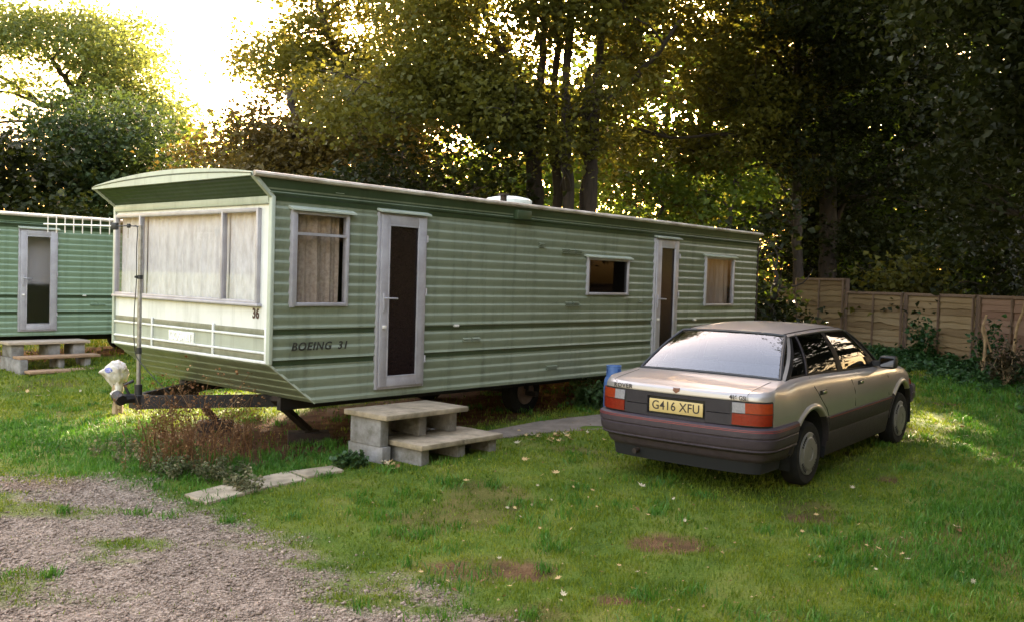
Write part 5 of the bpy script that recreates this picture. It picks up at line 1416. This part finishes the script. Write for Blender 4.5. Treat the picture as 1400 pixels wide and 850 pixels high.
    tree('dark_tree', 'big thick trunked dark tree behind the tall fence panel', 'tree',
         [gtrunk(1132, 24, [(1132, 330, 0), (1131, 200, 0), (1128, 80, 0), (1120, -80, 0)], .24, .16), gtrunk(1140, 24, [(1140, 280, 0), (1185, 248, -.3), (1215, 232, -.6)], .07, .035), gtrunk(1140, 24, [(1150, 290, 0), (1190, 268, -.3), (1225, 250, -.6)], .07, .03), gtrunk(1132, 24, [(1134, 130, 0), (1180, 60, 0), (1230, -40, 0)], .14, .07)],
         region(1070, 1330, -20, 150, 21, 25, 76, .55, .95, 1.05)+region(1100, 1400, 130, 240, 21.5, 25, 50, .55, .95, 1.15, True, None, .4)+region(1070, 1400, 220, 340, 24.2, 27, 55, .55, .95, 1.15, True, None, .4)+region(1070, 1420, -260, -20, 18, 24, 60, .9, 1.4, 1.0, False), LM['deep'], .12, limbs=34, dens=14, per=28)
    tree('dark_tree', 'nearest dark tree hanging its bluish foliage over the fence at the right edge, with unseen shading foliage added', 'tree',
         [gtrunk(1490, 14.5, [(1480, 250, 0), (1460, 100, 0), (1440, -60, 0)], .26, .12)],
         region(1225, 1480, -40, 150, 12.5, 16, 62, .45, .75, 1.1, True, lambda x, y: x > 1255+y*.15)+region(1290, 1500, 140, 330, 14, 17.5, 44, .45, .75, 1.1, True)+region(1250, 1520, -340, -40, 12, 17, 44, .8, 1.2, 1.0, False)+region(1440, 1950, -250, 330, 11, 16, 44, .8, 1.2, 1.0, False)+[(np.array([tr.uniform(7.6, 12), tr.uniform(1, 13), tr.uniform(1.2, 6.5)]), tr.uniform(.8, 1.2), 1.0) for _ in range(90)]+[(np.array([x_, y_, tr.uniform(3.6, 9.5)]), tr.uniform(.8, 1.3), 1.0) for x_, y_ in zip(tr.uniform(2.2, 12, 320), tr.uniform(-11, 9, 320)) if x_ > max(2.2, .66*y_+2.2)]+[(np.array([x_, y_, tr.uniform(.4, 3.4)]), tr.uniform(.6, 1.0), 1.0) for x_, y_ in zip(tr.uniform(5.5, 12, 110), tr.uniform(-3, 10, 110)) if x_ > .66*y_+2.6]+[(np.array([tr.uniform(-7, 13), tr.uniform(-15, -9), tr.uniform(.6, 10)]), tr.uniform(.9, 1.4), .8) for _ in range(190)]+[(np.array([tr.uniform(3.4, 9.5), tr.uniform(3.5, 12.5), tr.uniform(7.4, 10.5)]), tr.uniform(.9, 1.3), .9) for _ in range(95)], LM['deep'], .115, limbs=30, dens=13, per=26)  # clumps beside, above and behind the camera are unseen, added to block sky light
    # understorey: shrubs between the caravans' backs and the trees
    shrubs = [(300, 470, 210, 300, 21, 23, 26, 'copper', 'dark bronze shrub low behind the front of the caravan roof'), (470, 700, 205, 310, 18.5, 21, 40, 'deep', 'dark shrub low behind the middle of the caravan roof'),
              (845, 960, 225, 330, 22, 24, 12, 'lime', 'sunlit yellow green shrub right of the sycamore stems'), (950, 1045, 235, 330, 21, 23, 16, 'lime', 'bright yellow green shrub above the far end of the caravan'),
              (1032, 1078, 290, 450, 18, 20, 22, 'deep', 'dark hedge shrub at the far corner of the caravan'), (1075, 1135, 280, 390, 24.5, 26.5, 20, 'deep', 'dark shrub rising above the taller fence panel'), (1130, 1250, 310, 430, 22.8, 25, 30, 'deep', 'dark shrub right of the taller fence panel'), (1200, 1310, 350, 425, 20.3, 21.5, 14, 'syc', 'green leafy shrub peeping over the middle of the fence'), (1300, 1420, 300, 430, 18.5, 20.5, 26, 'deep', 'dark ivy covered shrub behind the right end of the fence')]
    for x0, x1, y0, y1, d0, d1, n, k, lab in shrubs:
        cx, dm = (x0+x1)/2, (d0+d1)/2
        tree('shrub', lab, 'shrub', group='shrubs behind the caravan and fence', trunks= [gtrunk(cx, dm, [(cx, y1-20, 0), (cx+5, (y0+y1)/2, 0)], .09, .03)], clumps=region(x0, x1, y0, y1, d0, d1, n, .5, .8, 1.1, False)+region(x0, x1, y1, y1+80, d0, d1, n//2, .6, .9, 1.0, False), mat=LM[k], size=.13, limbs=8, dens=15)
    hc = [(van_pt(tr.uniform(2.4, 9), tr.uniform(3.5, 4.3), 0)+np.array([0, 0, float(gz(0, 13))+tr.uniform(.2, .75)]), .5, 1.0) for _ in range(40)]  # foliage row added behind the caravan to block light beneath its floor
    b0_ = van_pt(5, 3.9); tree('hedge', 'low dark hedge added to block light under the near caravan', 'hedge', [([np.array([b0_[0], b0_[1], -.1]), b0_+np.array([0, 0, .6])], .05, .02)], hc, LM['deep'], .12, group='shrubs behind the caravan and fence', limbs=6)
    # far wood, reads as one mass
    cl = region(800, 1060, 40, 260, 27, 33, 46, .8, 1.3, .9, True, None, .25)+region(430, 1120, 110, 300, 34, 46, 120, 1.2, 2.0, .8, True, None, .5)+region(1050, 1700, -60, 430, 28, 42, 230, 1.3, 2.1, 1.1, True, None, .3)+region(230, 560, 190, 300, 34, 44, 30, 1.3, 1.9, .9, False)
    V, T = leaves_for(cl, .30, 16, .6, 7)
    o = mesh_np('distant_wood', V, T, LM['lime']); setp(o, 'distant sunlit wood seen through the tree trunks', 'wood', kind='stuff')

# ------------------------------------------------------------------ light
def make_light():
    w = bpy.data.worlds.new('World'); scene.world = w; w.use_nodes = True; N = w.node_tree.nodes; L = w.node_tree.links
    sky = N.new('ShaderNodeTexSky'); sky.sky_type = 'NISHITA'; sky.sun_disc = False
    sky.sun_elevation = EL; sky.sun_rotation = AZ; sky.dust_density = 6.0; sky.air_density = 2.0; sky.ozone_density = 1.0
    bg = N['Background']; bg.inputs['Strength'].default_value = .15
    tint = N.new('ShaderNodeMix'); tint.data_type = 'RGBA'; tint.blend_type = 'MULTIPLY'; tint.inputs[0].default_value = 1; tint.inputs[7].default_value = (1.10, .945, .99, 1)   # warm evening air
    L.new(sky.outputs[0], tint.inputs[6]); L.new(tint.outputs[2], bg.inputs['Color'])
    sd = bpy.data.lights.new('sun', 'SUN'); sd.energy = 5.0; sd.angle = math.radians(.6); sd.color = (1, .80, .55)
    s = bpy.data.objects.new('sun', sd); COL.objects.link(s)
    d = Vector((math.sin(AZ)*math.cos(EL), math.cos(AZ)*math.cos(EL), math.sin(EL)))
    s.rotation_euler = (-d).to_track_quat('-Z', 'Y').to_euler(); s.location = (0, -3, 12)
    v = scene.view_settings; v.view_transform = 'Standard'; v.look = 'None'; v.gamma = 1; v.use_curve_mapping = False; v.exposure = EXPOSURE
EXPOSURE = 3.6
# ------------------------------------------------------------------ assemble
make_light()
make_ground()
make_van('static_caravan', 'near green ribbed static caravan with white bay front and number 36', (CX, CY, 0), MAT['van'], True)
lo = van_pt(LV_U, 9.9); make_van('static_caravan', 'second green static caravan at the left edge beyond the aerial', lo, MAT['van_far'], False)
CARP = (2.065, 8.827, -.072, .69, .029)
CARFOOT = [(CARP[0]+math.sin(.69)*a-math.cos(.69)*b, CARP[1]+math.cos(.69)*a+math.sin(.69)*b) for a, b in ((-1, -.9), (3.4, -.9), (3.4, .9), (-1, .9))]
make_car(CARP[:3], CARP[3], CARP[4])
slab_obj('path', PATH2, .06, .014, MAT['path'], None, None)['kind'] = 'structure'
for P, lab in zip(SLABS, ('nearest of the three sunken paving slabs beside the gravel', 'middle sunken paving slab under the creeper', 'far sunken paving slab towards the concrete steps')): slab_obj('paving_slab', P, .05, .022, MAT['slab'], lab, 'paving slab', 'sunken paving slabs')
make_steps(); make_far_steps(); FENCE = make_fence(); make_mast(); make_standpipe(); make_gas(); make_piers()
make_weeds(); make_fallen(); make_litter(); make_gravel(); make_grass(); make_trees()
scene.render.engine = 'CYCLES'
scene.cycles.use_denoising = True
scene.cycles.max_bounces = 8; scene.cycles.diffuse_bounces = 3; scene.cycles.transparent_max_bounces = 16
